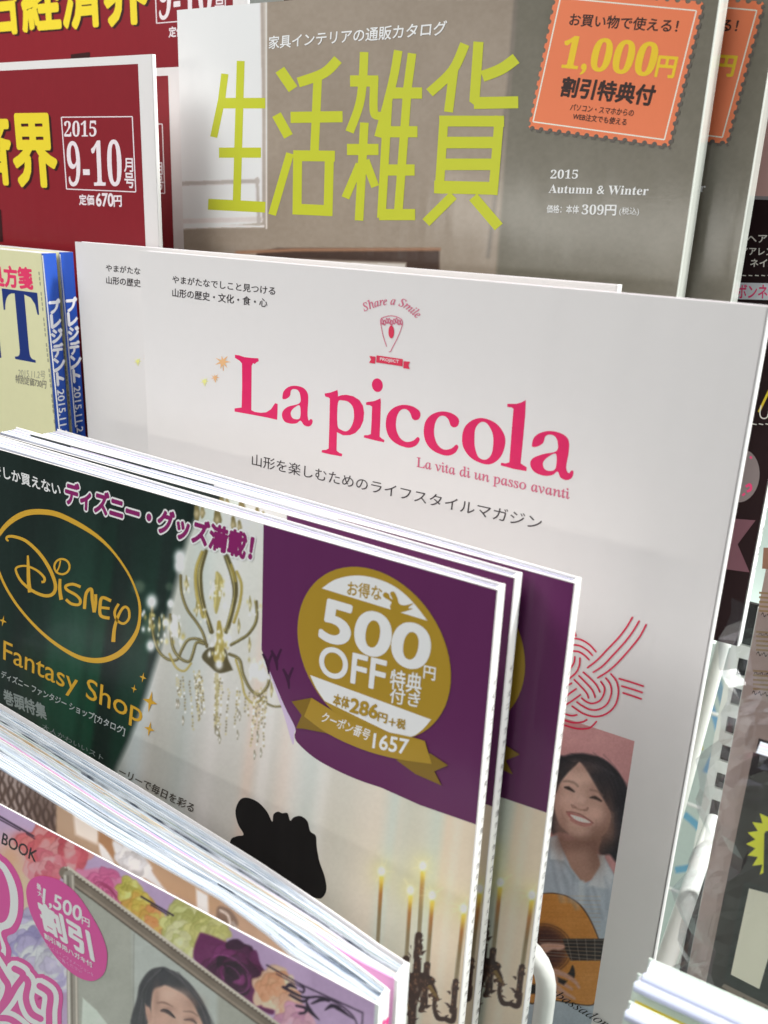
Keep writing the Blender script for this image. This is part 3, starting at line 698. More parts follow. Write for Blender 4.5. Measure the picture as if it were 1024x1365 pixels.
pr.text('仙台経済界', A1(-463, 607), A1(197, 636), A1(-450, 393), ry, bold=0.035, ortho=True)
pr.build('title_lettering', rdc)
for a, b in (((210, 400), (452, 398)), ((452, 398), (464, 655)), ((464, 655), (228, 645)), ((228, 645), (210, 400))): pr.stroke([A1(*a), A1(*b)], 1.4, rw)
pr.text('𝟐𝟎𝟏𝟓', A1(220, 467), A1(330, 466), A1(219, 413), rw)
pr.text('𝟗-𝟏𝟎', A1(234, 636), A1(418, 636), A1(226, 482), rw)
pr.text('月', A1(425, 586), A1(455, 587), A1(423, 540), rw, bold=0.02); pr.text('号', A1(428, 640), A1(460, 642), A1(425, 590), rw, bold=0.02)
pr.build('date_lettering', rdc)
pr.text('定価', A1(272, 699), A1(322, 700), A1(271, 664), rw, bold=0.03); pr.text('670', A1(330, 703), A1(388, 704), A1(329, 660), rw, bold=0.03); pr.text('円', A1(390, 705), A1(416, 705), A1(389, 668), rw, bold=0.03)
pr.build('price_lettering', rdc)
pr.poly(A1([(-60, 715), (4, 715), (12, 825), (-60, 825)]), rk)
pr.build('black_tab_print', rdc)
RD2 = placed(RD, A1(464, 655), A1(563, 660), -0.058)
another(rd, RD2, 'red magazine showing only a narrow strip between its foremost copy and the grey catalogue')
RD3 = placed(RD, A1(228, 645), (209, 31), -0.088)
another(rd, RD3, 'red magazine standing highest in the back row, yellow title cut by the picture top')

# ---------------------------------------------------------------- pale yellow magazine with blue spines (two copies)
ptr = unp((57, 338), 2, 0.0)
PW, PH = 0.20, 0.27
PS = Frame((ptr[0] - PW / 2, ptr[1] - PH, 0.0))
PP = (206, 206, 192)
ycov = ink('pale yellow cover ink', (206, 203, 152), 0.4, PP, coat=0.15, mottle=0.03)
blue = mat('blue spine ink', (38, 82, 178), 0.3, coat=0.3)
ps, psc, pss = magazine('news_magazine', 'pale yellow magazine with navy capital letters and lit blue spine', PS, PW, PH, 0.0066, ycov, blue, white, 'yellow magazines with blue spines', n=14, seed=10)
pr = Print(PS)
navy = ink('navy ink', (28, 48, 104), paper=PP)
pr.text('𝐏𝐑𝐄𝐒𝐈𝐃𝐄𝐍𝐓', (-300, 421), B8(247, 800), (-314, 342), navy, ortho=True)
pr.text('最強の処方箋', (-64, 375), B8(188, 365), (-64, 349), ortho=True, m=ink('magenta ink', (214, 56, 92), paper=PP), bold=0.04)
pr.text('2015.11.2号', B8(105, 862), B8(258, 878), B8(105, 815), ink('pale gray ink', (150, 148, 120), paper=PP)); pr.text('特別定価730円', B8(88, 895), B8(262, 930), B8(90, 850), ink('mid gray ink', (130, 126, 104), paper=PP), bold=0.02)
for k in range(30):
    y = 265 + k * 29; x = 222 + (y - 265) * 0.104
    if k % 5 != 3: pr.stroke(B8([(x, y), (x + 2, y + 20)]), 1.4, ink('pale gray ink', (150, 148, 120), paper=PP))
pr.stroke(B8([(243, 172), (340, 1170)]), 1.6, ink('white ink', (232, 232, 226), paper=PP))
pr.build('cover_lettering', psc)
def spine_text(root_spine, w, h, t, body, b_top, b_len, m, bold=0.0, off=0.5, turn=False, size=0.7):
    """lettering running down a spine; upright characters one below the other, or turned"""
    mb = MB(); x = w / 2 + 0.00008; step = b_len / len(body)
    if turn:
        v, f = glyphs(body); lo, hi = v.min(0), v.max(0)
        sx = b_len / (hi[0] - lo[0]); sy = t * size / (hi[1] - lo[1])
        for k, (dx, dy) in enumerate([(0, 0)] + ([(bold, 0), (0, bold)] if bold else [])):
            mb.raw([(x + k * 3e-6, b_top - (p[0] - lo[0] + dx) * sx, -t * off - (p[1] + dy - (hi[1] + lo[1]) / 2) * sy) for p in v], f, m)
    else:
        for i, ch in enumerate(body):
            v, f = glyphs(ch); lo, hi = v.min(0), v.max(0)
            sc = min(t * size / max(hi[0] - lo[0], 0.3), step * 0.9 / max(hi[1] - lo[1], 0.3))
            for k, (dx, dy) in enumerate([(0, 0)] + ([(bold, 0), (-bold, 0), (0, bold), (0, -bold)] if bold else [])):
                mb.raw([(x + k * 3e-6, b_top - step * (i + 0.5) + (p[1] + dy - (lo[1] + hi[1]) / 2) * sc, -t * off - (p[0] + dx - (lo[0] + hi[0]) / 2) * sc) for p in v], f, m)
    return mb.build('spine_lettering', root_spine)
pw = ink('bright white ink', (240, 242, 246))
spine_text(pss, PW, PH, 0.0066, 'プレジデント', PH - 0.017, 0.034, pw, bold=0.06, off=0.55, size=0.95)
spine_text(pss, PW, PH, 0.0066, '2015.11.2', PH - 0.0525, 0.019, pw, turn=True, bold=0.03, size=0.5)
PS2 = Frame(PS.o + np.array([0.0009, 0.0003, -0.0074]))
another(ps, PS2, 'pale yellow magazine behind its copy, only its blue spine showing beside the white magazine')

# ---------------------------------------------------------------- theme-goods catalogue (three copies)
dtr = unp((664, 786), 2, 0.055); DU = dtr[1]; DW, DH = 0.2088, 0.275
DYAW = math.radians(1.35)
DS = Frame((0, 0, 0), DYAW)
DS.o = dtr - DS.ea * DW / 2 - DS.eb * DH
PD = (205, 205, 198)
dspine = mat('white spine paper', (236, 236, 232), 0.4, coat=0.1)
# fanned block: close to the cover at the spine, sprung away from it at the open side
def fanned(w, t_r, gap_l, t_l, n=9):
    a = np.linspace(-w / 2 + 0.0008, w / 2 - 0.0006, n); s_ = np.linspace(1, 0, n)
    f = [(x, -0.00045 - gap_l * q ** 1.15) for x, q in zip(a, s_)]
    b = [(x, -t_r + 0.0004 - (gap_l + t_l - t_r) * q ** 0.95) for x, q in zip(a, s_)]
    return f, b
DT = 0.0040
ds = thing('goods_catalogue', 'foremost purple and dark green catalogue with gold oval logo and round discount badge', 'catalogue', DS, 'catalogues with the chandelier cover')
mb = MB(); mb.box(-DW / 2, DW / 2 - 0.0001, 0, DH, -0.0003, 0, white); dsc = mb.build('front_cover', ds)
mb = MB(); mb.box(DW / 2 - 0.0009, DW / 2, 0, DH, -DT, -0.00032, dspine); dss = mb.build('spine', ds)
f_, b_ = fanned(DW, DT, 0.0036, 0.0075)
page_block('page_block', ds, f_, b_, DH - 0.0006, 0.0006, 26, PAGES_THIN, fill=0.8, jit=0.0006, seed=21, wave=0.0004)
mb = MB()
for i in range(len(b_) - 1):
    (x0, h0), (x1, h1) = b_[i], b_[i + 1]
    mb.raw([(x0, 0, h0 - 0.0003), (x1, 0, h1 - 0.0003), (x1, DH, h1 - 0.0003), (x0, DH, h0 - 0.0003), (x0, 0, h0), (x1, 0, h1), (x1, DH, h1), (x0, DH, h0)],
           [(0, 3, 2, 1), (4, 5, 6, 7), (3, 7, 6, 2)], white)
mb.build('back_cover', ds)

pt = Paint(DS, -DW / 2, DW / 2 - 0.00025, DH - 0.175, DH - 0.00015, 0.00036)
sX = pt.X + 0.12 * (pt.Y - 1000)
def fold(seed, n, lo, hi):
    sX = pt.X + 0.12 * (pt.Y - 1000)
    r = np.random.default_rng(seed); t = np.zeros(len(sX))
    for _ in range(n):
        t += r.normal() * np.exp(-((sX - r.uniform(-100, 720)) / r.uniform(6, 26)) ** 2)
    return t
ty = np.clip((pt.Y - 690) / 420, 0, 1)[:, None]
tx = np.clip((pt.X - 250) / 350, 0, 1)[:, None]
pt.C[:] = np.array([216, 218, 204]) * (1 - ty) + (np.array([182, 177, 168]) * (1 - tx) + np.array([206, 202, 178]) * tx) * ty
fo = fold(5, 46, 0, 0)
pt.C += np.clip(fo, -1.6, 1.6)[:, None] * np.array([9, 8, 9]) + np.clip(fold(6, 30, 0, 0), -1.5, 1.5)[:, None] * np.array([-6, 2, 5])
# dark green curtain on the left
pt.poly([(-60, 560), (272, 560), (262, 690), (250, 716), (234, 779), (211, 872), (195, 923), (186, 950), (170, 990), (155, 1022), (130, 1100), (-60, 1100)], (18, 34, 28), 5)
gl = np.clip(np.abs(fold(10, 60, 0, 0)) - 0.25, 0, 1.5) * (pt.X < 250) * np.clip((pt.Y - 640) / 240, 0.08, 1)
msk = pt.C.sum(1) < 130
pt.C[msk] += gl[msk, None] * np.array([4, 22, 13]); pt.C[msk] += (np.clip(fold(12, 24, 0, 0), -1, 1)[msk] * 5)[:, None]
for p, r_, a in (((185, 782), 9, 0.5), ((226, 782), 6, 0.35), ((205, 836), 14, 0.5)): pt.blob(p, r_, r_, (120, 136, 110), a, hard=2)
# chandelier
ol, gd, lt = (92, 84, 48), (160, 142, 66), (196, 184, 112)
def ch(q, w_, c, al=1.0):
    pt.stroke(B7(cr(q, 6)), [x / 4.0136 for x in w_] if hasattr(w_, '__len__') else w_ / 4.0136, c, 0.9, al)
    wm = max(w_) if hasattr(w_, '__len__') else w_
    if len(q) > 3 and al == 1.0: pt.stroke(B7(cr([(x - wm * 0.18, y - wm * 0.15) for x, y in q], 6)), [0.4, wm / 4.0136 * 0.3, 0.5, wm / 4.0136 * 0.3, 0.4], (206, 194, 126), 0.7, 0.75)
for x, y0, y1, w_ in ((330, -20, 60, 34), (440, 10, 95, 46), (360, -10, 40, 26), (525, 40, 120, 30), (558, 60, 125, 24)):
    ch([(x, y0), (x + 3, (y0 + y1) / 2), (x, y1)], [w_ * 0.6, w_, w_ * 0.4], (120, 108, 64)); pt.blob(B7(x, (y0 + y1) / 2), 3, 5, (214, 200, 160), 0.7)
ch([(360, 225), (332, 300), (325, 370), (335, 470), (365, 570)], 18, gd)
ch([(380, 220), (350, 330), (352, 430), (370, 520), (395, 600), (410, 650)], [22, 28, 22, 26], ol)
ch([(545, 330), (570, 400), (560, 500), (530, 600)], 15, gd)
ch([(490, 250), (525, 350), (538, 440), (520, 540), (490, 650)], [30, 34, 26, 24], ol)
ch([(515, 290), (540, 380)], 10, gd)
ch([(245, 350), (250, 440), (280, 530), (330, 600), (365, 660), (385, 730)], 15, ol)
ch([(92, 500), (95, 640), (120, 740), (170, 795), (225, 800), (250, 750), (285, 695), (340, 690), (385, 720)], 15, ol)
ch([(190, 560), (200, 720), (240, 790), (290, 810), (310, 770), (330, 710), (370, 715)], 16, ol)
ch([(185, 770), (220, 840), (265, 860), (300, 820)], 11, gd)
ch([(650, 490), (650, 590), (610, 660), (560, 695), (515, 720)], 16, ol)
ch([(505, 770), (560, 800), (580, 880), (620, 960), (665, 985), (710, 940), (722, 870)], 16, ol)
ch([(540, 800), (570, 900), (590, 990), (640, 1035), (690, 1000)], 11, gd); ch([(660, 990), (700, 1030), (745, 1050), (790, 1048)], 11, ol)
pt.poly(B7(cr([(358, 785), (400, 835), (450, 872), (515, 858), (522, 850), (500, 800), (480, 740), (400, 735)], 5, True)), (80, 72, 42), 1.2)
ch([(450, 600), (455, 700), (450, 790)], [20, 40, 60], gd); ch([(440, 335), (450, 380), (440, 470), (435, 550)], [14, 46, 40, 10], (168, 156, 92))
rg = random.Random(4)
def crystals(n, x0, x1, y0, y1, cols, r0=2, r1=5, al=0.8):
    for _ in range(n): pt.blob(B7(rg.uniform(x0, x1), rg.uniform(y0, y1)), rg.uniform(r0, r1) / 2.4, rg.uniform(r0, r1) / 1.5, rg.choice(cols), al)
cc = [(244, 246, 236), (232, 232, 200), (206, 194, 120), (170, 156, 84), (250, 250, 244)]
crystals(26, 400, 490, 380, 520, cc); crystals(36, 395, 510, 640, 780, cc, 3, 6); crystals(12, 40, 110, 540, 640, cc, 3, 6); crystals(26, 120, 260, 560, 720, cc, 3, 6)
crystals(10, 260, 290, 360, 440, cc); crystals(16, 600, 690, 480, 560, cc); crystals(24, 610, 720, 800, 900, cc, 3, 6); crystals(10, 320, 380, 500, 600, cc)
for x, y in ((612, 720), (330, 530), (555, 620), (275, 390), (730, 960), (80, 590), (130, 610), (155, 600), (615, 500), (235, 640)):
    ch([(x, y - 40), (x + 2, y), (x, y + 40)], [3, 16, 3], (140, 128, 70)); pt.blob(B7(x, y + 8), 1.6, 4, (236, 230, 196), 0.8)
for x0, x1, n_ in ((190, 380, 15), (400, 480, 8), (500, 720, 17)):
    for k in range(n_):
        x = rg.uniform(x0, x1); y = 860 + rg.random() * 60 + (90 if x0 > 450 else 0); L = rg.uniform(90, 300 if n_ > 8 else 330)
        for j in range(int(L / 17)):
            c_ = rg.choice([(146, 130, 76), (190, 178, 120), (244, 244, 232), (112, 100, 66)])
            pt.blob(B7(x + rg.gauss(0, 2) + j * 1.3 * (1 if x < 430 else -1), y + j * 17), 1.25, 1.5, c_, 0.8)
        if k % 3 == 0:
            yy = y + L; ch([(x, yy), (x + 2, yy + 25), (x, yy + 50)], [3, 13, 4], (130, 122, 96)); pt.blob(B7(x, yy + 30), 1.4, 3, (240, 240, 232), 0.8)
ch([(437, 880), (440, 1000), (436, 1140)], [22, 14, 10], (176, 166, 116), 0.7); ch([(430, 1150), (440, 1190), (450, 1210)], [6, 26, 6], (130, 122, 96)); pt.blob(B7(440, 1190), 2, 3, (246, 246, 240), 0.9)
for x, y, r_ in ((240, 250, 30), (236, 300, 26), (90, 490, 30), (85, 725, 24), (190, 500, 18), (450, 825, 20), (165, 600, 16), (205, 625, 26), (640, 860, 24), (680, 885, 22)):
    pt.blob(B7(x, y), r_ / 4, r_ / 3, (250, 252, 244), 0.95, hard=1.4)
# candles
for (x0, y0), (x1, y1), w_ in (((45, 205), (18, 660), 30), ((243, 335), (213, 765), 30), ((327, 170), (300, 605), 34), ((391, 370), (358, 805), 32), ((605, 460), (553, 915), 32)):
    pt.blob(C5(x0, y0 - 50), 13, 15, (220, 212, 140), 0.42); pt.blob(C5(x0, y0 - 30), 24, 28, (214, 208, 148), 0.3)
    pt.stroke(C5([(x0, y0), (x0 + (x1 - x0) * 0.25, y0 + (y1 - y0) * 0.25), (x0 + (x1 - x0) * 0.6, y0 + (y1 - y0) * 0.6), (x1, y1)]), w_ / 5.12 * 0.85, [(214, 190, 60), (158, 104, 50), (124, 108, 74), (132, 122, 94)], 0.9)
    pt.blob(C5(x0 + 2, y0 + 8), 3.5, 8, (220, 196, 84), 0.6); pt.blob(C5(x0, y0 - 45), 4.6, 6, (246, 244, 238), 1.0, hard=1.5)
    for k in range(6):
        a = rg.uniform(0, 6.28); pt.stroke([C5(x0, y0 - 48), (C5(x0, y0 - 48)[0] + 17 * math.cos(a), C5(x0, y0 - 48)[1] + 17 * math.sin(a))], [1.6, 0.3], (238, 230, 176), 1.2, 0.35)
hd = (52, 32, 24)
def cs(q, w_, c=hd): pt.stroke(C5(cr(q, 6)), [x / 5.12 for x in w_] if hasattr(w_, '__len__') else w_ / 5.12, c, 0.8)
cs([(300, 600), (290, 640), (298, 680), (280, 730), (290, 780), (280, 900)], [52, 40, 60, 36, 50, 60]); cs([(213, 760), (210, 810), (215, 880), (210, 960)], [50, 40, 60, 70])
cs([(357, 800), (352, 840), (345, 900), (330, 960)], [46, 40, 56, 70]); cs([(552, 912), (545, 960), (540, 1040), (530, 1110)], [40, 44, 36, 50])
cs([(200, 960), (280, 900), (380, 910)], [90, 110, 60], (46, 30, 24)); cs([(260, 930), (255, 1080), (250, 1230)], [150, 60, 50]); cs([(330, 960), (335, 1060), (310, 1110)], [60, 50, 30])
cs([(385, 940), (412, 1000), (405, 1090), (430, 1160), (480, 1170), (530, 1180), (545, 1100)], [40, 30, 26, 34, 30, 40, 30]); cs([(170, 980), (200, 1020), (235, 1100)], [26, 20, 14], (96, 74, 40)); cs([(375, 950), (400, 990), (432, 1030)], [30, 26, 14], (120, 96, 50))
for x, y, dx, dy in ((245, 680, -5, -14), (320, 720, 30, -20), (240, 740, -14, -30), (310, 640, 22, -16), (510, 990, -20, -12), (500, 1075, -24, -18), (370, 1010, 30, -20), (310, 1110, 40, 10), (180, 900, -20, -10), (175, 830, -14, -20), (390, 900, 26, 12), (350, 1085, 40, -10), (480, 1160, 24, -22), (225, 1130, -20, 16)):
    pt.poly(C5([(x, y - 14), (x + dx, y + dy), (x + 4, y + 14), (x - dx * 0.4, y)]), hd, 0.8)
for (x0, y0), (x1, y1), n_ in (((300, 600), (280, 900), 14), ((210, 770), (212, 980), 12), ((355, 805), (335, 980), 10), ((548, 920), (532, 1100), 14), ((190, 930), (385, 910), 22), ((260, 940), (252, 1220), 16), ((330, 960), (312, 1110), 8), ((410, 1000), (440, 1170), 8)):
    for k in range(n_):
        t = rg.random(); x, y = x0 + (x1 - x0) * t + rg.gauss(0, 16), y0 + (y1 - y0) * t + rg.gauss(0, 10); a = rg.uniform(0, 6.28); L = rg.uniform(14, 34)
        pt.poly(C5([(x + L * math.cos(a), y + L * math.sin(a)), (x - 7 * math.sin(a), y + 7 * math.cos(a)), (x - L * 0.4 * math.cos(a), y - L * 0.4 * math.sin(a)), (x + 7 * math.sin(a), y - 7 * math.cos(a))]), rg.choice([hd, (46, 28, 22), (84, 56, 40)]), 0.7)
        if k % 3 == 0: pt.blob(C5(x, y), 0.9, 1.8, rg.choice([(140, 104, 66), (168, 140, 100), (110, 78, 52)]), 0.7)
for x, y in ((290, 965), (320, 990), (285, 1050), (300, 640), (315, 1010), (360, 1010)): pt.blob(C5(x, y), 1.2, 3, (150, 140, 120), 0.7)
pt.C += pt.noise(3.5, 4, (1, 1), 3)[:, None]
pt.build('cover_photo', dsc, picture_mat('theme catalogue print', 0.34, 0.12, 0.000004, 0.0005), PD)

pr = Print(DS, 6e-5)
def inkd(n, c): return ink(n, c, 0.34, PD, coat=0.12, ripple=0.0005, spec=0.18)
pur = inkd('purple ink', (90, 38, 78)); gold = inkd('gold ink', (160, 129, 40)); wht = inkd('white print', (222, 222, 214)); gold2 = inkd('bright gold ink', (196, 152, 48)); blackp = inkd('black print', (14, 12, 13))
# purple sheet with its curled lower edge
lav = inkd('lavender ink', (196, 178, 198))
pr.poly(A8(cr([(40, 440), (70, 500), (110, 590), (140, 640), (160, 690), (140, 700), (135, 740), (105, 640), (70, 540)], 4, True)), lav)
ctr_ = DS.uv((664, 786)); xr = DW / 2 - 0.00025
edge = A8(cr([(42, 458), (70, 530), (110, 625), (142, 690), (140, 715), (152, 738), (200, 780), (262, 815), (330, 845), (398, 868)], 4)) + [(560, 1073), (632, 1098)]
pts = [DS.uv(p) for p in edge]; bt = pts[-1][1]
pr.poly([(DS.uv(A8(48, 92))[0], DH - 0.0002)] + pts + [(xr, bt + (xr - pts[-1][0]) * -0.02), (xr, DH - 0.0002)], pur, plane=True)
for q in ([(690, 745), (730, 770), (712, 800)],): pass
for x, y in ((120, 545), (85, 490), (60, 500)): # faint chandelier shade printed into the purple
    pr.stroke(A8(cr([(x - 14, y - 30), (x, y), (x + 4, y + 30)], 4)), [3, 5, 2], inkd('deep purple ink', (58, 24, 52)))
    pr.stroke(A8(cr([(x + 16, y - 34), (x + 2, y), (x + 4, y + 10)], 4)), [3, 4, 2], inkd('deep purple ink', (58, 24, 52)))
pr.build('purple_panel', dsc)
# lumpy black silhouette
pr.poly(B2(cr([(196, 412), (225, 391), (256, 383), (230, 335), (219, 275), (240, 225), (275, 216), (322, 236), (362, 278), (386, 325), (392, 292), (412, 279), (432, 286), (456, 286), (468, 320), (484, 305), (515, 299), (546, 322), (559, 368), (584, 388), (588, 432), (594, 472), (603, 512), (625, 575), (633, 632), (617, 667), (588, 673), (480, 640), (330, 600), (200, 500)], 4, True)), blackp)
pr.build('black_silhouette', dsc)
# gold oval with the flowing signature
oval = cr([(-2, 215), (60, 140), (150, 82), (250, 62), (380, 76), (520, 138), (660, 226), (770, 330), (870, 470), (930, 600), (957, 720), (942, 860), (880, 970), (800, 1040), (690, 1076), (560, 1062), (420, 990), (280, 880), (150, 740), (60, 610), (2, 490), (-34, 380), (-30, 290)], 6, True)
oval.append(oval[0]); pr.stroke(DL(oval), [5.2, 7.6, 7.2, 6, 3, 2.6, 4, 7.6, 7, 4.6, 3.4, 3.2, 3.4, 4.4], gold2)
for q, w_ in (([(60, 262), (46, 248), (55, 232), (100, 232), (180, 262), (270, 345), (340, 450), (380, 560), (365, 620), (310, 635), (230, 605), (150, 540), (112, 470), (120, 440), (180, 432), (250, 460), (300, 505), (305, 535), (285, 542)], [2.2, 3.5, 4.2, 4.6, 4.6, 4.0, 3.0, 2.6, 3.4, 3.4]),
              ([(192, 360), (195, 450), (198, 540), (207, 612)], [2.5, 4.5, 5, 5.5]), ([(412, 520), (410, 590), (420, 662)], [3.6, 4.4, 5]),
              ([(552, 575), (500, 556), (452, 568), (460, 595), (520, 630), (550, 665), (540, 695), (490, 690), (452, 660)], 3.8),
              ([(578, 725), (590, 620), (625, 590), (632, 660), (645, 748)], 4.2), ([(645, 748), (655, 690), (655, 625)], 4.0), ([(760, 670), (700, 648), (685, 700), (690, 770), (750, 788)], 4.2), ([(690, 715), (750, 722)], 3.6),
              ([(812, 690), (785, 745), (800, 800), (845, 825), (882, 790), (880, 730), (850, 712), (815, 760), (785, 850), (775, 950)], [3.4, 3.6, 3.2, 3.4, 3.8, 5.4])):
    pr.stroke(DL(cr(q, 6)), w_, gold2)
dot = [(425 + 52 * math.cos(t), 436 + 52 * math.sin(t)) for t in np.linspace(0, 2 * math.pi, 28)]
pr.stroke(DL(dot), 2.8, gold2); pr.stroke(DL(cr([(385, 480), (405, 440), (415, 395)], 4)), 2.0, gold2)
pr.build('oval_logo', dsc)
pr.text('Fantasy Shop', DF(22, 272), DF(880, 672), DF(25, 156), gold2, base='F', bold=0.004)
gw_ = inkd('grey white print', (176, 182, 176))
pr.text('ディズニー ファンタジー ショップ[カタログ]', DF(8, 392), DF(772, 752), DF(12, 340), gw_, bold=0.012)
pr.text('巻頭特集', DF(30, 545), DF(292, 650), DF(20, 455), inkd('grey print', (140, 148, 142)), bold=0.03)
pr.text('大人かわいいスト', DF(262, 700), DF(640, 905), DF(268, 668), inkd('grey print', (140, 148, 142)))
pr.text('ーリーで毎日を彩る', B1(462, 300), B1(752, 449), B1(470, 268), inkd('brown print', (66, 60, 52)), bold=0.012)
pr.text('ここでしか買えない', TP(-160, 440), TP(418, 622), TP(-160, 366), wht, bold=0.02, ortho=True)
pr.build('cover_lettering', dsc)
ttl = 'ディズニー・グッズ満載！'
q = (A7(224, 283), A7(858, 479), A7(227, 208))
pr.text(ttl, *q, wht, ring=0.12); pr.text(ttl, *q, inkd('plum ink', (126, 32, 90)), bold=0.05)
pr.build('headline_lettering', dsc)
for x, y, r_ in ((890, 385, 30), (835, 455, 25), (935, 535, 62), (930, 705, 44), (22, 35, 32)):
    pts = []
    for k in range(8):
        a = k * math.pi / 4 + 0.25; rr = r_ * (1.0 if k % 2 == 0 else 0.28) / 4.65; pts.append((DF(x, y)[0] + rr * 0.75 * math.cos(a), DF(x, y)[1] + rr * 1.1 * math.sin(a)))
    pr.poly(pts, gold2); pr.build('star_print', dsc)
# the discount badge
cq = (DS.uv(A8(152, 428)) + DS.uv(A8(603, 522))) / 2; rq = np.linalg.norm(DS.uv(A8(152, 428)) - DS.uv(A8(603, 522))) / 2 * 1.005
pr.poly([(cq[0] + rq * math.cos(t), cq[1] + rq * math.sin(t)) for t in np.linspace(0, 2 * math.pi, 64, endpoint=False)], gold, plane=True)
pr.poly(A8(cr([(222, 276), (262, 250), (320, 238), (380, 246), (440, 272), (490, 315), (535, 372)], 5)), wht)
pr.poly(A8([(187, 533), (546, 665)] + cr([(546, 665), (520, 695), (487, 716), (440, 712)], 3) + cr([(230, 610), (205, 572), (187, 533)], 3)), wht)
pr.text('お得な', A8(297, 296), A8(398, 313), A8(300, 254), gold, bold=0.02)
pr.poly(A8(cr([(404, 300), (408, 288), (420, 292), (425, 304), (432, 308), (424, 290), (436, 286), (446, 304), (452, 322), (470, 326), (494, 320), (478, 334), (492, 336), (470, 344), (450, 348), (430, 344), (424, 328), (428, 316)], 3, True)), gold)
pr.text('500', A8(216, 424), A8(525, 524), A8(233, 306), wht, bold=0.028, res=8); pr.text('円', A8(523, 542), A8(557, 550), A8(526, 504), wht, bold=0.015)
pr.text('OFF', A8(213, 530), A8(405, 582), A8(219, 443), wht, bold=0.016, res=8)
pr.text('特典', A8(423, 573), A8(515, 590), A8(428, 515), wht, bold=0.015); pr.text('付き', A8(422, 614), A8(510, 630), A8(427, 572), wht, bold=0.015)
pr.text('本体', A8(254, 621), A8(301, 635), A8(259, 587), gold, bold=0.03); pr.text('286', A8(305, 641), A8(384, 663), A8(311, 601), gold, bold=0.035); pr.text('円', A8(387, 668), A8(413, 676), A8(391, 642), gold, bold=0.03); pr.text('＋税', A8(420, 684), A8(468, 694), A8(423, 656), gold, bold=0.03)
pr.poly(A8([(133, 611), (192, 600), (215, 620), (252, 708), (170, 692), (146, 690), (163, 652)]), inkd('dark gold ink', (122, 96, 26)))
pr.poly(A8([(443, 784), (500, 770), (545, 765), (597, 800), (556, 818), (578, 860), (500, 826)]), inkd('dark gold ink', (122, 96, 26)))
pr.poly(A8(cr([(192, 600), (280, 652), (380, 692), (487, 716), (528, 728)], 4) + cr([(548, 796), (440, 780), (340, 752), (240, 706), (170, 655)], 4)), gold)
pr.text('クーポン番号', A8(219, 670), A8(359, 727), A8(229, 640), wht, bold=0.012); pr.text('1657', A8(373, 748), A8(475, 768), A8(378, 705), wht, bold=0.02)
pr.build('discount_badge', dsc)
spine_text(dss, DW, DH, DT, 'ディズニーファンタジーショップカタログディズニーファンタジーショップ二〇一五秋冬号', DH - 0.024, 0.15, ink('spine ink', (60, 58, 58)), bold=0.0, off=0.72, size=0.4)
d2 = unp((687, 770), 1, DU); d3 = unp((767, 777), 1, DU)
DS2 = Frame((0, 0, 0), math.radians(2.0)); DS2.o = d2 - DS2.ea * (DW / 2) - DS2.eb * DH
DS3 = Frame((0, 0, 0), math.radians(2.5)); DS3.o = d3 - DS3.ea * (DW / 2) - DS3.eb * DH
another(ds, DS2, 'middle one of three chandelier catalogues, only a narrow purple edge and white spine showing')
another(ds, DS3, 'rearmost chandelier catalogue, stepped to the right, against the white magazine with the portrait')

# ---------------------------------------------------------------- pink fashion catalogue (two copies)
KU = unp((505, 1340), 2, 0.1); KW, KH = 0.21, 0.28
KY = math.radians(-1.15)
KS = Frame((0, 0, 0), KY); KS.o = KU - KS.ea * KW / 2 - KS.eb * KH
PKP = (206, 206, 204)
kspine = mat('white spine of catalogue', (238, 240, 238), 0.4, coat=0.1)
def ucurve(px):
    return [tuple(KS.loc(unp(p, 1, KU[1]))[[0, 2]]) for p in px]
def resample(c, aa):
    c = sorted(c); x = np.array([p[0] for p in c]); h = np.array([p[1] for p in c])
    sl = (h[1] - h[0]) / (x[1] - x[0])
    return [(a, float(np.interp(a, x, h)) if a >= x[0] else float(h[0] + sl * 0.6 * (a - x[0]))) for a in aa]
aa = np.linspace(-KW / 2, KW / 2 - 0.0006, 26)
c_f = ucurve([B1(0, 264), B1(400, 512), B1(860, 772), B1(1024, 892), C3(520, 245), C3(700, 350), C3(872, 462)])
c_m = ucurve([(0, 984), (137, 1073), (294, 1169), (416, 1241), (470, 1280), C3(940, 395), C3(960, 408)])
c_m2 = ucurve([(0, 983), (137, 1072), (294, 1168), (416, 1240), (468, 1276), C3(930, 335)])
c_b = ucurve([(0, 938), (175, 1043), (350, 1152), (440, 1213), (490, 1248), C3(985, 262)])
R_f, R_m, R_m2, R_b = (resample(c, aa) for c in (c_f, c_m, c_m2, c_b))
ht = R_m[-1][1]
ks = thing('fashion_catalogue', 'foremost pink and lilac catalogue, its flowery cover springing open away from the pages', 'catalogue', KS, 'pink flowery catalogues')
mb = MB(); mb.box(-KW / 2, KW / 2 - 0.0005, 0, KH, -0.0003, 0, white); ksc = mb.build('front_cover', ks)
mb = MB(); mb.box(KW / 2 - 0.001, KW / 2, 0, KH, R_m[-1][1] + 0.0002, 0.00002, kspine); kss = mb.build('spine', ks)
page_block('page_block', ks, R_f, [(a, h + 0.0003) for a, h in R_m], KH - 0.0008, 0.001, 56, PAGES_PINK, fill=0.93, jit=0.0013, seed=31, wave=0.0013)
mb = MB()
for i in range(len(aa) - 1):
    (x0, h0), (x1, h1) = R_m[i], R_m[i + 1]
    mb.raw([(x0, 0, h0), (x1, 0, h1), (x1, KH, h1), (x0, KH, h0), (x0, 0, h0 + 0.00025), (x1, 0, h1 + 0.00025), (x1, KH, h1 + 0.00025), (x0, KH, h0 + 0.00025)], [(0, 3, 2, 1), (4, 5, 6, 7), (3, 7, 6, 2)], white)
mb.build('back_cover', ks)
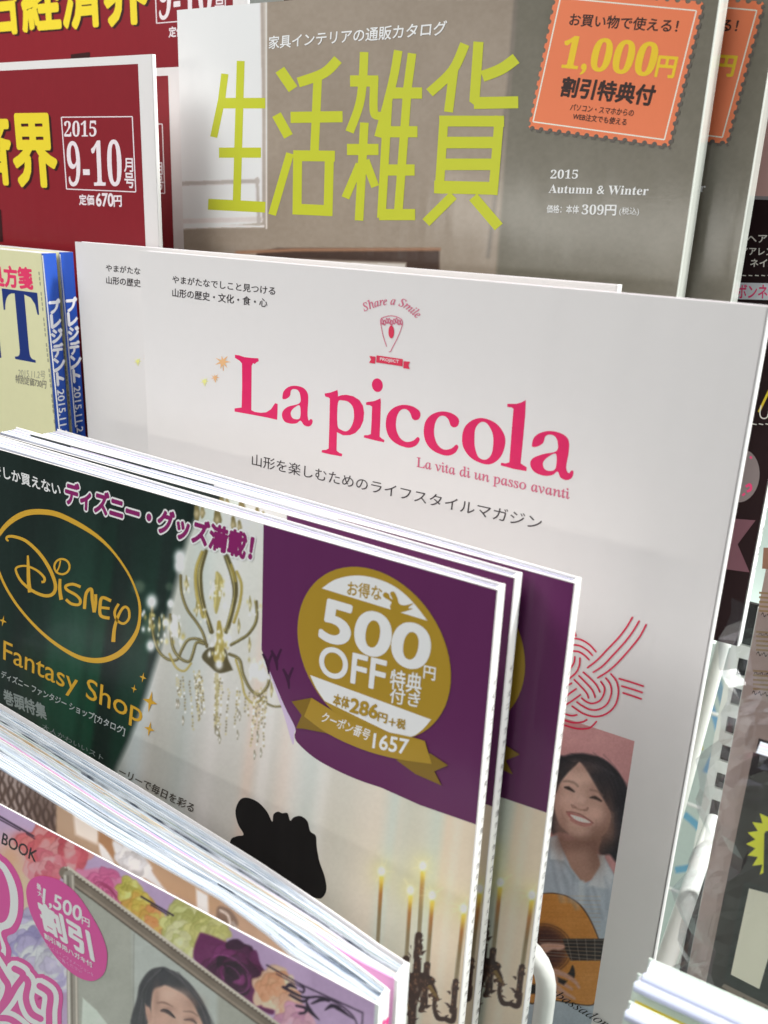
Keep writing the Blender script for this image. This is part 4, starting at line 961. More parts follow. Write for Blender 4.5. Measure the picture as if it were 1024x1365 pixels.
# cover picture
pt = Paint(KS, -KW / 2, KW / 2 - 0.001, KH - 0.10, KH - 0.00015, 0.0003)
pt.fillall((190, 162, 196)); pt.C += pt.noise(120, 14, (1, 1), 1)[:, None]
def flower(c, k, r, cols, petals, seed, core=None, soft=1.4):
    g = random.Random(seed)
    for j in range(petals):
        t = j / petals; rr = r * (1 - t) ** 0.6 * 0.75; a = j * 2.4 + g.uniform(-0.4, 0.4); pr_ = r * (0.55 - 0.3 * t)
        p = (c[0] + rr * math.cos(a), c[1] + rr * math.sin(a)); col = np.array(g.choice(cols), float) + g.uniform(-12, 12)
        pts = [(p[0] + pr_ * (1 + 0.18 * math.sin(3 * q + j) + g.uniform(-0.12, 0.12)) * math.cos(q), p[1] + pr_ * (1 + 0.18 * math.sin(3 * q + j) + g.uniform(-0.12, 0.12)) * math.sin(q)) for q in np.linspace(0, 6.283, 12, endpoint=False)]
        pts = cr(pts, 2, True)
        pt.poly(pts, np.clip(col - 46, 0, 255), soft * 0.7, 0.6); pt.poly([(x + 0.9, y + 1.1) for x, y in pts], np.clip(col, 0, 255), soft * 1.1, 0.9)
        pt.blob((p[0] + pr_ * 0.35, p[1] + pr_ * 0.4), pr_ * 0.45, pr_ * 0.4, np.clip(col + 22, 0, 255), 0.4)
        for q in range(3):
            a2 = a + g.uniform(-0.7, 0.7); pt.stroke([(p[0] + pr_ * 0.1 * math.cos(a2), p[1] + pr_ * 0.1 * math.sin(a2)), (p[0] + pr_ * 0.9 * math.cos(a2), p[1] + pr_ * 0.9 * math.sin(a2))], [0.3, 0.8, 0.3], np.clip(col - 26, 0, 255), 0.7, 0.35)
# soft blossoms, left to right
for x, y, rx, ry, col, al in ((60, 300, 22, 26, (226, 160, 120), .8), (100, 450, 26, 34, (232, 176, 128), .8), (150, 560, 18, 30, (226, 196, 150), .7), (140, 180, 10, 8, (206, 70, 60), .9)):
    pt.blob(C1(x, y), rx, ry, col, al)
flower(C1(300, 240), 1, 34, [(222, 116, 120), (214, 98, 108), (232, 150, 150), (226, 130, 128)], 26, 2)
flower(C1(420, 270), 1, 28, [(216, 108, 118), (208, 92, 104), (230, 160, 160)], 22, 3)
flower(C1(300, 360), 1, 22, [(222, 130, 140), (230, 160, 164), (214, 110, 126)], 14, 5)
flower(C1(180, 860), 1, 40, [(172, 160, 196), (206, 204, 214), (150, 138, 184), (220, 220, 222), (186, 176, 206)], 40, 6)
flower(C1(330, 980), 1, 34, [(172, 160, 196), (210, 206, 216), (196, 186, 210), (218, 218, 222)], 34, 7)
flower(C1(60, 1340), 1, 24, [(150, 140, 176), (120, 116, 140), (206, 206, 214)], 18, 8)
# pink rose
pt.poly(C2(cr([(130, 200), (220, 190), (300, 240), (380, 330), (440, 420), (470, 520), (440, 540), (360, 490), (250, 430), (150, 330), (90, 270), (60, 200)], 4, True)), (222, 136, 172), 2)
flower(C2(250, 340), 1, 26, [(216, 110, 156), (226, 140, 176), (206, 92, 142)], 24, 9)
for k in range(11):
    t0 = rg.uniform(0, 6.28); r0 = 12 + k * 9.5
    pt.stroke(C2([(280 + r0 * 0.86 * math.cos(t0 + q) * (1 + 0.1 * math.sin(2 * q)) + 0.35 * r0 * math.sin(t0 + q), 365 + r0 * 0.80 * math.sin(t0 + q) + 0.45 * r0 * math.cos(t0 + q)) for q in np.linspace(0, 3.9, 22)]), [0.6, 2.0, 0.6], rg.choice([(150, 40, 84), (182, 64, 112), (160, 50, 96)]), 0.9, 0.8)
# yellow and green blossoms
flower(C2(410, 330), 1, 15, [(206, 196, 96), (214, 206, 120), (190, 178, 84)], 14, 11); flower(C2(480, 450), 1, 19, [(212, 186, 84), (222, 202, 110), (204, 160, 70)], 18, 12); flower(C2(560, 560), 1, 19, [(216, 170, 84), (222, 150, 90), (210, 186, 96)], 18, 13)
flower(C2(660, 690), 1, 14, [(222, 146, 100), (226, 166, 116)], 12, 14)
flower(C2(790, 560), 1, 26, [(206, 204, 130), (196, 196, 128), (216, 212, 156), (186, 184, 110)], 28, 15); flower(C2(760, 700), 1, 24, [(206, 204, 138), (190, 190, 120), (216, 212, 160)], 24, 16); flower(C2(930, 600), 1, 22, [(202, 196, 122), (190, 188, 112)], 20, 17)
flower(C2(1000, 640), 1, 18, [(204, 198, 132), (192, 186, 112)], 14, 18)
# deep purple rose
pt.poly(C3(cr([(60, 250), (85, 160), (110, 150), (200, 185), (300, 240), (370, 330), (425, 470), (420, 520), (330, 480), (200, 400), (100, 310)], 4, True)), (104, 30, 84), 1.6)
flower(C3(240, 320), 1, 34, [(96, 26, 78), (116, 38, 96), (76, 20, 62), (60, 16, 50)], 30, 19)
for k in range(9):
    t0 = rg.uniform(0, 6.28); r0 = 14 + k * 11
    pt.stroke(C3([(230 + r0 * math.cos(t0 + q) * 0.95, 340 + r0 * 0.8 * math.sin(t0 + q) + 0.4 * r0 * math.cos(t0 + q)) for q in np.linspace(0, 2.6, 18)]), [0.5, 1.4, 0.4], rg.choice([(168, 92, 150), (150, 74, 132), (40, 10, 34), (34, 8, 28)]), 0.9, 0.7)
flower(C3(430, 400), 1, 26, [(226, 176, 140), (232, 196, 166), (216, 156, 120)], 24, 20); flower(C3(490, 470), 1, 18, [(230, 190, 164), (222, 170, 142)], 14, 22); flower(C3(520, 560), 1, 26, [(206, 150, 176), (220, 170, 186)], 14, 23)
# black corner ornament
bo = (44, 26, 48)
pt.stroke(C3([(395, 295), (545, 380), (832, 512), (826, 640)]), 1.9, bo, 0.8); pt.stroke(C3([(440, 335), (560, 400)]), 1.2, bo, 0.8)
for q, w_ in (([(545, 380), (565, 400), (560, 420), (545, 412)], [2, 3, 2]), ([(470, 395), (560, 440), (640, 440), (720, 470), (790, 530), (815, 600)], [4, 3, 2, 1.8]), ([(500, 430), (560, 460), (590, 440)], [3, 4, 2]),
              ([(575, 460), (590, 500), (635, 545)], [2, 6, 1]), ([(690, 480), (720, 490), (790, 540)], [3, 6, 1]), ([(530, 480), (570, 490), (570, 510), (545, 515)], [3, 4, 3]), ([(600, 470), (650, 450), (680, 460)], [2, 6, 2]), ([(660, 500), (690, 480), (720, 485)], [1, 6, 2]), ([(480, 400), (500, 385), (530, 400)], [3, 6, 2])):
    pt.stroke(C3(cr(q, 5)), w_, bo, 0.8)
for a, b, w_ in (((505, 385), (722, 513), 2.4), ((570, 440), (690, 512), 1.6)): pt.stroke(C2([a, b]), w_, bo, 0.8)
for a, b, w_ in (((-20, 28), (215, 165), 2.2), ((-20, 48), (130, 130), 1.5), ((170, 150), (222, 182), 1.2)): pt.stroke(C1([a, b]), w_, bo, 0.8)
# picture frame and what it holds
ins = [(90, 1166), (129, 1195), (207, 1254), (285, 1313), (366, 1373), (370, 1400), (70, 1400), C1(470, 1365), C1(455, 1000)]
pt.poly(ins, (166, 166, 154), 1.2)
pt.C += (np.clip(fold(31, 30, 0, 0), -1.4, 1.4) * 4)[:, None]
pt.poly(C2([(440, 560), (1024, 960), (1024, 1300), (455, 1300)]), (186, 192, 186), 3, 0.7)
pt.stroke(C2([(455, 640), (452, 900), (450, 1260)]), 1.4, (140, 138, 128), 1, 0.7)
pt.poly(C2([(105, 1075), (200, 1160), (300, 1290), (95, 1290)]), (206, 214, 200), 1.2)
for off, w_, c in ((0, 16, (122, 108, 94)), (-8, 3.5, (206, 196, 180)), (-4, 2.0, (88, 74, 62)), (5, 3, (150, 134, 118)), (8.2, 1.6, (80, 68, 58))):
    pt.stroke([(x - off * 0.5, y + off * 0.86) for x, y in [(87, 1163), (129, 1193), (207, 1252), (285, 1311), (366, 1371), (430, 1418)]], w_, c, 0.9)
for k in range(60):
    t = k / 59; x, y = C1(418, 405)[0] + (C3(420, 560)[0] - C1(418, 405)[0]) * t, 0
    y = np.interp(x, [87, 129, 207, 285, 366], [1163, 1193, 1252, 1311, 1371]) - 7
    pt.blob((x, y), 1.3, 1.1, (232, 226, 212), 0.8)
for off, w_, c in ((0, 15, (150, 140, 128)), (-5, 3, (206, 200, 188)), (-1, 2, (112, 102, 92)), (5, 2.5, (196, 186, 172))):
    pt.stroke([(C1(440, 420)[0] + off, C1(440, 420)[1]), (C1(462, 1000)[0] + off, C1(462, 1000)[1]), (C1(470, 1400)[0] + off, 1400)], w_, c, 0.9)
# the woman in the frame
pt.poly(C2(cr([(480, 1060), (500, 970), (560, 890), (630, 868), (720, 890), (810, 950), (880, 1030), (940, 1130), (985, 1260), (960, 1330), (460, 1330)], 5, True)), (62, 58, 62), 1.5)
pt.poly(C2(cr([(580, 1010), (650, 985), (740, 1020), (830, 1080), (890, 1180), (920, 1330), (560, 1330), (570, 1180)], 5, True)), (204, 164, 144), 1.5)
pt.poly(C2(cr([(530, 1110), (560, 1140), (580, 1200), (560, 1250), (535, 1200)], 5, True)), (190, 148, 130), 1.5)
pt.blob(C2(690, 1050), 14, 8, (220, 184, 164), 0.6)
pt.poly(C2(cr([(630, 870), (700, 900), (660, 985), (590, 1020), (560, 1130), (520, 1100), (500, 1000)], 5, True)), (56, 52, 58), 2)
for k in range(7): pt.stroke(C2(cr([(620 - k * 4, 876 + k * 5), (560 - k * 7, 950 + k * 14), (500 - k * 2, 1100 + k * 16)], 5)), 0.9, rg.choice([(90, 84, 88), (40, 38, 42)]), 1, 0.5)
for k in range(6): pt.stroke(C2(cr([(680 + k * 12, 884 + k * 8), (800 + k * 9, 960 + k * 12), (900 + k * 10, 1120 + k * 14), (940 + k * 9, 1260)], 5)), 0.9, rg.choice([(92, 86, 90), (42, 40, 44)]), 1, 0.5)
pt.stroke(C2(cr([(615, 1110), (660, 1108), (720, 1135)], 5)), [1.5, 3, 1], (128, 94, 82), 1.2, 0.8)
pt.stroke(C2(cr([(640, 1165), (680, 1170), (725, 1205)], 5)), [1.5, 4.5, 2], (70, 52, 54), 1.2); pt.stroke(C2(cr([(800, 1225), (850, 1225), (880, 1250)], 5)), [1.5, 4, 2], (80, 60, 58), 1.2)
pt.blob(C2(610, 1090), 5, 20, (150, 112, 98), 0.5); pt.blob(C2(850, 1110), 14, 9, (158, 120, 106), 0.5); pt.blob(C2(760, 1050), 16, 7, (216, 178, 160), 0.5); pt.blob(C2(690, 1150), 9, 4, (150, 108, 96), 0.5); pt.blob(C2(850, 1215), 9, 4, (150, 108, 96), 0.5); pt.blob(C2(640, 1240), 9, 8, (222, 176, 158), 0.5); pt.blob(C2(770, 1230), 4, 12, (222, 186, 168), 0.5)
pt.stroke(C2(cr([(640, 1160), (660, 1155), (700, 1172), (735, 1212)], 5)), [0.8, 2.2, 1.2], (44, 34, 38), 0.8); pt.stroke(C2(cr([(795, 1168), (850, 1172), (890, 1200)], 5)), [1.2, 2.6, 1], (120, 88, 78), 1.2, 0.7)
for k in range(22): pt.stroke(C2(cr([(640 + rg.gauss(0, 16), 880), (560 - k * 3 + rg.gauss(0, 8), 960 + k * 4), (505 + k * 1.5 + rg.gauss(0, 6), 1100 + k * 5), (480 + k * 3, 1270)], 5)), 0.7, rg.choice([(104, 98, 100), (36, 34, 38), (80, 74, 80)]), 0.9, 0.4)
for k in range(22): pt.stroke(C2(cr([(660 + k * 5, 880 + k), (770 + k * 4 + rg.gauss(0, 5), 950 + k * 4), (870 + k * 4 + rg.gauss(0, 6), 1080 + k * 4), (930 + k * 4, 1270)], 5)), 0.7, rg.choice([(104, 98, 100), (36, 34, 38), (80, 74, 80)]), 0.9, 0.4)
pt.C += pt.noise(3, 5, (1, 1), 3)[:, None] + pt.noise(20, 8, (1, 1), 13)[:, None]
pt.build('cover_photo', ksc, picture_mat('flowery cover print', 0.32, 0.3, 0.000004, 0.0003), PKP)
pr = Print(KS, 6e-5)
def inkk(n, c): return ink(n, c, 0.32, PKP, coat=0.3)
pnk = inkk('hot pink ink', (206, 72, 146)); wk = inkk('pale print', (222, 224, 222)); kk = inkk('ink black print', (30, 24, 30))
pr.text('FASHION BOOK', C1(-315, 32), C1(228, 330), C1(-306, -34), kk, base='B', bold=0.012); 
pr.build('small_lettering', ksc)
# big rounded title letters: pink body, white line, pink surround
BOWL = [[(-80, 285), (20, 290), (95, 370), (140, 470), (153, 580), (143, 690), (105, 775), (45, 812), (75, 900), (40, 990), (-80, 990)],
        [(-80, 318), (10, 326), (72, 405), (108, 500), (118, 590), (108, 680), (72, 745), (8, 778), (40, 880), (20, 960), (-80, 960)],
        [(-80, 345), (0, 365), (42, 440), (64, 530), (66, 610), (56, 670), (30, 710), (-20, 722), (-80, 716)]]
for q, c_ in zip(BOWL, (pnk, wk, pnk)): pr.poly(C1(cr(q, 4, True)), c_)
pr.poly(C1([(-80, 810), (-4, 800), (14, 880), (-6, 930), (-80, 930)]), pnk)
YU = [[(-40, 960), (20, 1060), (55, 1130), (20, 1230), (-60, 1290)], [(95, 1010), (150, 1050), (100, 1130), (50, 1215), (-20, 1300)], [(150, 1060), (182, 1100), (168, 1200), (200, 1290), (262, 1330)], [(255, 1120), (322, 1175), (316, 1290), (318, 1420)], [(-60, 1330), (60, 1330), (160, 1400)]]
for w_, c_ in ((33, pnk), (22, wk), (8.5, pnk)):
    for q in YU: pr.stroke(C1(cr(q, 7)), w_, c_, ends=1)
pr.build('title_lettering', ksc)
pr.poly(C1(cr([(170, 530), (188, 455), (240, 421), (310, 422), (400, 455), (500, 540), (600, 690), (660, 810), (688, 920), (672, 1030), (622, 1080), (560, 1086), (470, 1045), (370, 950), (280, 820), (200, 660)], 4, True)), pnk)
pr.text('最', C1(240, 498), C1(268, 516), C1(236, 460), wk, bold=0.02); pr.text('大', C1(246, 542), C1(276, 560), C1(241, 505), wk, bold=0.02)
pr.text('1,500', C1(276, 585), C1(520, 710), C1(282, 498), wk, base='1', bold=0.02); pr.text('円', C1(528, 722), C1(576, 746), C1(526, 674), wk, bold=0.02)
pr.text('割引', C1(283, 752), C1(602, 956), C1(248, 575), wk, bold=0.045)
pr.text('割引専用ハガキ付', C1(290, 815), C1(596, 1006), C1(284, 778), wk, bold=0.025)
fk = inkk('faint pink print', (232, 160, 200))
pr.text('詳しくはインフォメーションを', C1(293, 862), C1(602, 1062), C1(291, 838), fk); pr.text('ご覧ください', C1(378, 950), C1(530, 1042), C1(374, 926), fk)
pr.build('discount_badge', ksc)
spine_text(kss, KW, KH, 0.0045, 'カタログ秋冬', KH - 0.006, 0.04, ink('pink spine ink', (226, 60, 140)), bold=0.05, off=0.6, size=0.95)
# first page, seen behind the sprung cover
class Curved:   # page plane approximated by the frame at the block's front
    pass
hm = float(np.mean([h for a, h in R_f[3:18]]))
pt = Paint(KS, -KW / 2, KW / 2 - 0.0012, KH - 0.045, KH - 0.0012, 0.0006)
hh = np.interp(pt.A.ravel(), [a for a, h in R_f], [h for a, h in R_f]) + 0.00035; hh = np.minimum(hh, -0.0007)
ww = [KS.o[i] + pt.A.ravel() * KS.ea[i] + pt.B.ravel() * KS.eb[i] + hh * KS.eh[i] - CAM[i] for i in range(3)]
pc_ = [RK[0, i] * ww[0] + RK[1, i] * ww[1] + RK[2, i] * ww[2] for i in range(3)]
pt.X, pt.Y = CX + F * pc_[0] / pc_[2], CY + F * pc_[1] / pc_[2]
pt.fillall((160, 132, 108)); pt.C += pt.noise(50, 16, (1, 1), 5)[:, None]
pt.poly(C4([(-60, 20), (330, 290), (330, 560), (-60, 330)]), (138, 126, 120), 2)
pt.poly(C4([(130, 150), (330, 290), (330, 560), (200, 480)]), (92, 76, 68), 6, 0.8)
for k in range(9):
    x = -60 + k * 50; y = 40 + k * 31
    pt.stroke(C4(cr([(x, y - 20), (x + 34, y + 60), (x + 4, y + 140), (x + 40, y + 230)], 4)), [3.5, 2.4, 4.5, 3], (58, 42, 36), 1.2)
    pt.stroke(C4(cr([(x + 44, y - 10), (x + 8, y + 66), (x + 42, y + 146), (x + 6, y + 230)], 4)), [3.5, 2.4, 4.5, 3], (64, 48, 40), 1.2)
pt.poly(C4([(320, 290), (700, 500), (700, 760), (320, 520)]), (158, 134, 110), 2); pt.poly(C4([(415, 350), (560, 440), (560, 540), (430, 480)]), (206, 196, 184), 2.5)
pt.poly(C4([(560, 455), (640, 500), (660, 640), (560, 560)]), (146, 108, 74), 2); pt.poly(C4(cr([(560, 530), (600, 560), (650, 640), (640, 680), (590, 640)], 4, True)), (206, 204, 200), 1.5)
pt.poly(B1(cr([(440, 560), (500, 590), (560, 620), (600, 690), (650, 760), (560, 700), (470, 640)], 4, True)), (200, 200, 198), 1.5)
flower(B1(520, 640), 1, 22, [(200, 200, 200), (214, 212, 210), (176, 174, 172)], 22, 41)
pt.poly(B1([(560, 610), (780, 720), (860, 790), (860, 850), (640, 740)]), (164, 134, 104), 2); pt.poly(B1([(765, 745), (810, 770), (815, 850), (770, 830)]), (212, 208, 202), 1.5)
pt.poly(B1(cr([(850, 815), (900, 830), (930, 880), (900, 910), (850, 880)], 4, True)), (112, 92, 78), 1.5); pt.stroke(B1(cr([(860, 830), (890, 850), (900, 900)], 4)), 3, (196, 184, 172), 1.2)
pt.poly([C3(240, 100), C3(270, 140), (520, 1345), (330, 1290)], (190, 190, 186), 3)
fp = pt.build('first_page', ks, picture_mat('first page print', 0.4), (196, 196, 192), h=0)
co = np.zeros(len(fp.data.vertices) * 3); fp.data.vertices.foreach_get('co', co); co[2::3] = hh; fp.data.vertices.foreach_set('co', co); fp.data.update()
# second copy, its cover pressed against the first
k2 = thing('fashion_catalogue', 'second pink catalogue standing behind the sprung one, thick bundle of page edges on show', 'catalogue', KS, 'pink flowery catalogues')
lil = ink('lilac cover ink', (206, 150, 190), 0.32, PKP, coat=0.3)
def slab(name, parent, cu, dh, m):
    mb = MB()
    for i in range(len(cu) - 1):
        (x0, h0), (x1, h1) = cu[i], cu[i + 1]
        mb.raw([(x0, 0, h0), (x1, 0, h1), (x1, KH, h1), (x0, KH, h0), (x0, 0, h0 - dh), (x1, 0, h1 - dh), (x1, KH, h1 - dh), (x0, KH, h0 - dh)], [(0, 1, 2, 3), (4, 7, 6, 5), (3, 2, 6, 7)], m)
    return mb.build(name, parent)
slab('front_cover', k2, R_m2, 0.00025, lil)
ao = R_m2[-1][1]; ab = R_b[-1][1]
page_block('page_block', k2, [(a, h - 0.0004) for a, h in R_m2], [(a, h + 0.0005) for a, h in R_b], KH - 0.0008, 0.001, 60, PAGES_PINK, fill=0.93, jit=0.0013, seed=37, wave=0.0013)
slab('back_cover', k2, R_b, 0.00025, white)
mb = MB(); mb.box(KW / 2 - 0.001, KW / 2 + 0.0002, 0, KH, ab - 0.0003, ao, kspine); k2s = mb.build('spine', k2)

# ---------------------------------------------------------------- things at the right-hand end
# dark hair-styling magazine on the back tier
HW, HH = 0.21, 0.30
hb = unp((985, 862), 2, -0.088)
HS = Frame((hb[0] - HW / 2, hb[1], -0.088))
PH_ = (200, 200, 200)
hs, hsc, hss = magazine('hair_magazine', 'dark brown magazine with mauve ribbon, standing on the back tier right of the white magazine', HS, HW, HH, 0.007, ink('brown black cover ink', (34, 20, 22), 0.5, PH_, mottle=0.1, spec=0.12), plain, white, n=12, seed=44)
pr = Print(HS)
hx = HW / 2 - 0.0006
mv = ink('mauve ink', (104, 66, 76), paper=PH_)
pr.poly([(-0.09, HS.uv(PK(535, 490))[1]), (hx, HS.uv(PK(535, 490))[1]), (hx, HH - 0.001), (-0.09, HH - 0.001)], ink('skin tone ink', (196, 158, 152), paper=PH_), plane=True)
pr.poly([(-0.09, HS.uv(PK(535, 492))[1]), (hx, HS.uv(PK(535, 492))[1]), (hx, HS.uv(PK(535, 465))[1]), (-0.09, HS.uv(PK(535, 465))[1])], ink('slate ink', (140, 136, 140), paper=PH_), plane=True)
pr.poly(DK([(120, 995), (230, 1003), (148, 1112), (203, 1240), (90, 1225)]), mv)
pr.disc(DK(160, 800), 88 / 3.4167, 122 / 3.4167, ink('grey disc ink', (122, 110, 110), paper=PH_), rot=0.12)
pk_ = ink('signal pink ink', (224, 60, 110), paper=PH_)
pr.stroke(DK(cr([(185, 850), (205, 840), (208, 862), (190, 872)], 4)), 3.5, pk_); pr.stroke(DK([(205, 712), (212, 722)]), 3, pk_); pr.stroke(DK([(170, 890), (182, 880)]), 3, pk_)
pl = ink('pale lettering ink', (206, 204, 196), paper=PH_)
pr.text('ヘア', PK(375, 815), PK(525, 815), PK(378, 760), pl, bold=0.02); pr.text('ヘアアレンジ', PK(260, 905), PK(640, 915), PK(263, 850), pl, bold=0.02); pr.text('ネイル', PK(400, 998), PK(600, 1002), PK(404, 940), pl, bold=0.02)
for k in range(5):
    pr.stroke(PK([(340 + k * 48, 1064), (368 + k * 48, 1067)]), 1.3, pl); pr.stroke(DK([(215 + k * 30, 563), (235 + k * 30, 567)]), 1.3, pl)
pr.poly(PK([(250, 1118), (560, 1124), (560, 1252), (230, 1243)]), ink('pale panel ink', (196, 200, 206), paper=PH_)); pr.text('リボンネイル', PK(235, 1235), PK(690, 1240), PK(240, 1135), pk_, bold=0.02)
pr.stroke(DK([(245, 510), (300, 395)]), 3.2, ink('yellow stroke ink', (206, 182, 40), paper=PH_)); pr.stroke(DK(cr([(255, 480), (250, 520), (262, 538), (285, 530), (295, 470)], 4)), 1.6, pl)
pr.build('cover_lettering', hsc)
spine_text(hss, HW, HH, 0.007, 'ヘアスタイルカタログ', 0.10, 0.075, ink('grey spine ink', (120, 118, 120)), bold=0.02, size=0.5)
# beige magazine to its right
bb = unp((997, 860), 2, -0.06); ZW = 0.19
ZS = Frame((bb[0] + ZW / 2 + 0.001, bb[1] - 0.20, -0.06))
zc = ink('beige cover ink', (176, 154, 146), 0.4, PH_, mottle=0.05)
zs, zsc, _ = magazine('puzzle_magazine', 'beige magazine with rows of small ochre print, above the plastic wrapped one', ZS, ZW, 0.28, 0.005, zc, plain, white, n=8, seed=46)
pr = Print(ZS); zt = ink('ochre print', (158, 130, 96), paper=PH_); zk = ink('brown print line', (70, 52, 50), paper=PH_)
for k in range(5): pr.text('〜〜〜〜〜〜', (1014 - k * 3, 822 + k * 26), (1060 - k * 3, 828 + k * 26), (1015 - k * 3, 816 + k * 26), zk)
for k in range(3):
    for j in range(5): pr.stroke([(1012 - k * 4, 790 + k * 52 + j * 6), (1050, 793 + k * 52 + j * 6)], 2.6, zt)
pr.poly([(1018, 730), (1050, 730), (1050, 760), (1016, 758)], ink('rust print', (160, 118, 96), paper=PH_))
pr.build('cover_lettering', zsc)

# plastic-wrapped magazine
vb = unp((1004, 1003), 2, 0.012); VW, VH = 0.20, 0.20
VS = Frame((vb[0] + VW / 2, vb[1] - VH, 0.012))
vk = ink('black cover ink', (40, 33, 33), 0.5, (190, 190, 190), spec=0.15)
vs, vsc, _ = magazine('wrapped_magazine', 'black magazine with yellow starburst sealed in clear plastic at the right edge', VS, VW, VH, 0.008, vk, plain, vk, n=10, seed=48)
pr = Print(VS); PV = (196, 196, 190)
c = B4(888, 785); pts = []
for k in range(44):
    a = k * math.pi / 22; r_ = 53 if k % 2 == 0 else 41; pts.append((c[0] + r_ * math.cos(a), c[1] + r_ * 1.02 * math.sin(a)))
pr.poly(pts, ink('starburst yellow ink', (236, 212, 30), paper=PV)); pr.text('N', B4(823, 890), B4(900, 900), B4(826, 755), ink('jet ink', (20, 18, 18), paper=PV), bold=0.06)
pr.poly(B4([(755, 905), (900, 950), (900, 1400), (690, 1220)]), ink('jet ink', (20, 18, 18), paper=PV)); pr.poly(B4([(770, 928), (900, 962), (900, 1300), (803, 1252), (711, 1205)]), ink('cream panel ink', (206, 200, 176), paper=PV))
pr.poly(B4([(690, 1235), (900, 1340), (900, 1600), (560, 1600), (640, 1290)]), ink('stripe brown ink', (120, 106, 92), paper=PV))
for k in range(5): pr.stroke(B4([(690 + k * 70, 1250 + k * 34), (560 + k * 75, 1420)]), 9, ink('stripe dark ink', (66, 54, 46), paper=PV))
pr.poly(B4([(835, 1140), (900, 1150), (900, 1330), (800, 1262)]), ink('jet ink', (20, 18, 18), paper=PV))
pr.build('cover_lettering', vsc)
# its clear pouch
m = bpy.data.materials.new('clear film'); m.use_nodes = True; nt = m.node_tree; nt.nodes.clear()
out = nt.nodes.new('ShaderNodeOutputMaterial'); mx = nt.nodes.new('ShaderNodeMixShader'); tr = nt.nodes.new('ShaderNodeBsdfTransparent'); gl = nt.nodes.new('ShaderNodeBsdfGlossy')
lw = nt.nodes.new('ShaderNodeLayerWeight'); lw.inputs[0].default_value = 0.35; mr = nt.nodes.new('ShaderNodeMapRange'); mr.inputs[3].default_value = 0.03; mr.inputs[4].default_value = 0.5
tr.inputs[0].default_value = (0.93, 0.94, 0.95, 1); gl.inputs['Roughness'].default_value = 0.08
nt.links.new(lw.outputs['Facing'], mr.inputs[0]); nt.links.new(mr.outputs[0], mx.inputs[0]); nt.links.new(tr.outputs[0], mx.inputs[1]); nt.links.new(gl.outputs[0], mx.inputs[2]); nt.links.new(mx.outputs[0], out.inputs[0])
film = m
mb = MB(); rg2 = np.random.default_rng(5); na, nb_ = 60, 60
gA = np.linspace(-VW / 2 - 0.011, VW / 2 + 0.01, na); gB = np.linspace(-0.002, VH + 0.034, nb_)
def crumple(a, b):
    z = 0
    for k in range(14):
        d = rg_dirs[k]; z += abs(((a * d[0] + b * d[1]) * d[2] + d[3]) % 1.0 - 0.5) * d[4]
    return z
rg_dirs = [(math.cos(t), math.sin(t), f, p, w_) for t, f, p, w_ in zip(rg2.uniform(0, math.pi, 14), rg2.uniform(20, 110, 14), rg2.random(14), rg2.uniform(0.3, 1.0, 14))]
vv_ = []
for side in (0, 1):
    for b in gB:
        for a in gA:
            tl_ = min(1.0, (a + VW / 2 + 0.011) / 0.011); tt = min(1.0, max(0.0, (VH + 0.034 - b) / 0.030)); e = min(tl_ ** 0.5, max(tt, 0.12))
            z = (crumple(a, b) / 14) * (0.011 if b > VH - 0.004 or a < -VW / 2 + 0.004 else 0.003)
            top = -0.0015 * 0 + 0.0015 + z
            vv_.append((a + (0.0022 * math.sin(b * 160) + 0.0012 * math.sin(b * 420) if a < -VW / 2 + 0.002 else 0), b + (0.003 * math.sin(a * 150) + 0.004 * math.sin(a * 60 + 1) if b > VH + 0.02 else 0), (top if side == 0 else -0.0095 - z) * e + (-0.004) * (1 - e)))
fc_ = []
for side in (0, 1):
    o_ = side * na * nb_
    for j in range(nb_ - 1):
        for i in range(na - 1): fc_.append((o_ + j * na + i, o_ + j * na + i + 1, o_ + (j + 1) * na + i + 1, o_ + (j + 1) * na + i))
mb.raw(vv_, fc_, film); mb.build('plastic_pouch', vs)

# three white and yellow magazines at the lower right corner
qb = unp(BR_(122, 205), 2, 0.07); QU = qb[1]; QW, QH = 0.19, 0.20
PQ = (206, 210, 204)
pale = ink('pale green cover ink', (188, 202, 188), 0.4, PQ); yl = ink('strong yellow ink', (226, 196, 30), paper=PQ); sil = ink('grey blue cover edge', (166, 174, 186), 0.5, PQ)
def corner_mag(px, label, t, n=None):
    p = unp(px, 1, QU) if n is None else unp(px, 2, n); f = Frame((p[0] + QW / 2, p[1] - QH, p[2]))
    r, c, s_ = magazine('leaflet_magazine', label, f, QW, QH, t, pale, plain, pale, 'white and yellow magazines in the corner', n=9, seed=50, drop=0.0002, pages=PAGES_THIN)
    mb = MB(); mb.tube([(-QW / 2 + 0.0004, QH - 0.0002, 0.0003), (QW / 2, QH - 0.0002, 0.0003)], 0.0011, sil, 10); mb.build('folded_edge', r)
    pr = Print(f)
    x0, x1, y1 = -QW / 2 + 0.0010, -QW / 2 + 0.0030, QH - 0.0042
    pr.poly([(x0, 0.01), (x1, 0.01), (x1, y1 - 0.0026), (QW / 2 - 0.002, y1 - 0.0026), (QW / 2 - 0.002, y1), (x0, y1)], yl, plane=True)
    pr.build('yellow_frame_print', c)
    return r
corner_mag(BR_(178, 150), 'rearmost of the pale magazines in the lower right corner, plain page edges on top', 0.006)
corner_mag(BR_(122, 205), 'pale green magazine with yellow frame line between two others in the lower right corner', 0.0035)
corner_mag(BR_(62, 395), 'foremost pale magazine at the very bottom right, top edge just in the picture', 0.0035, 0.0765)

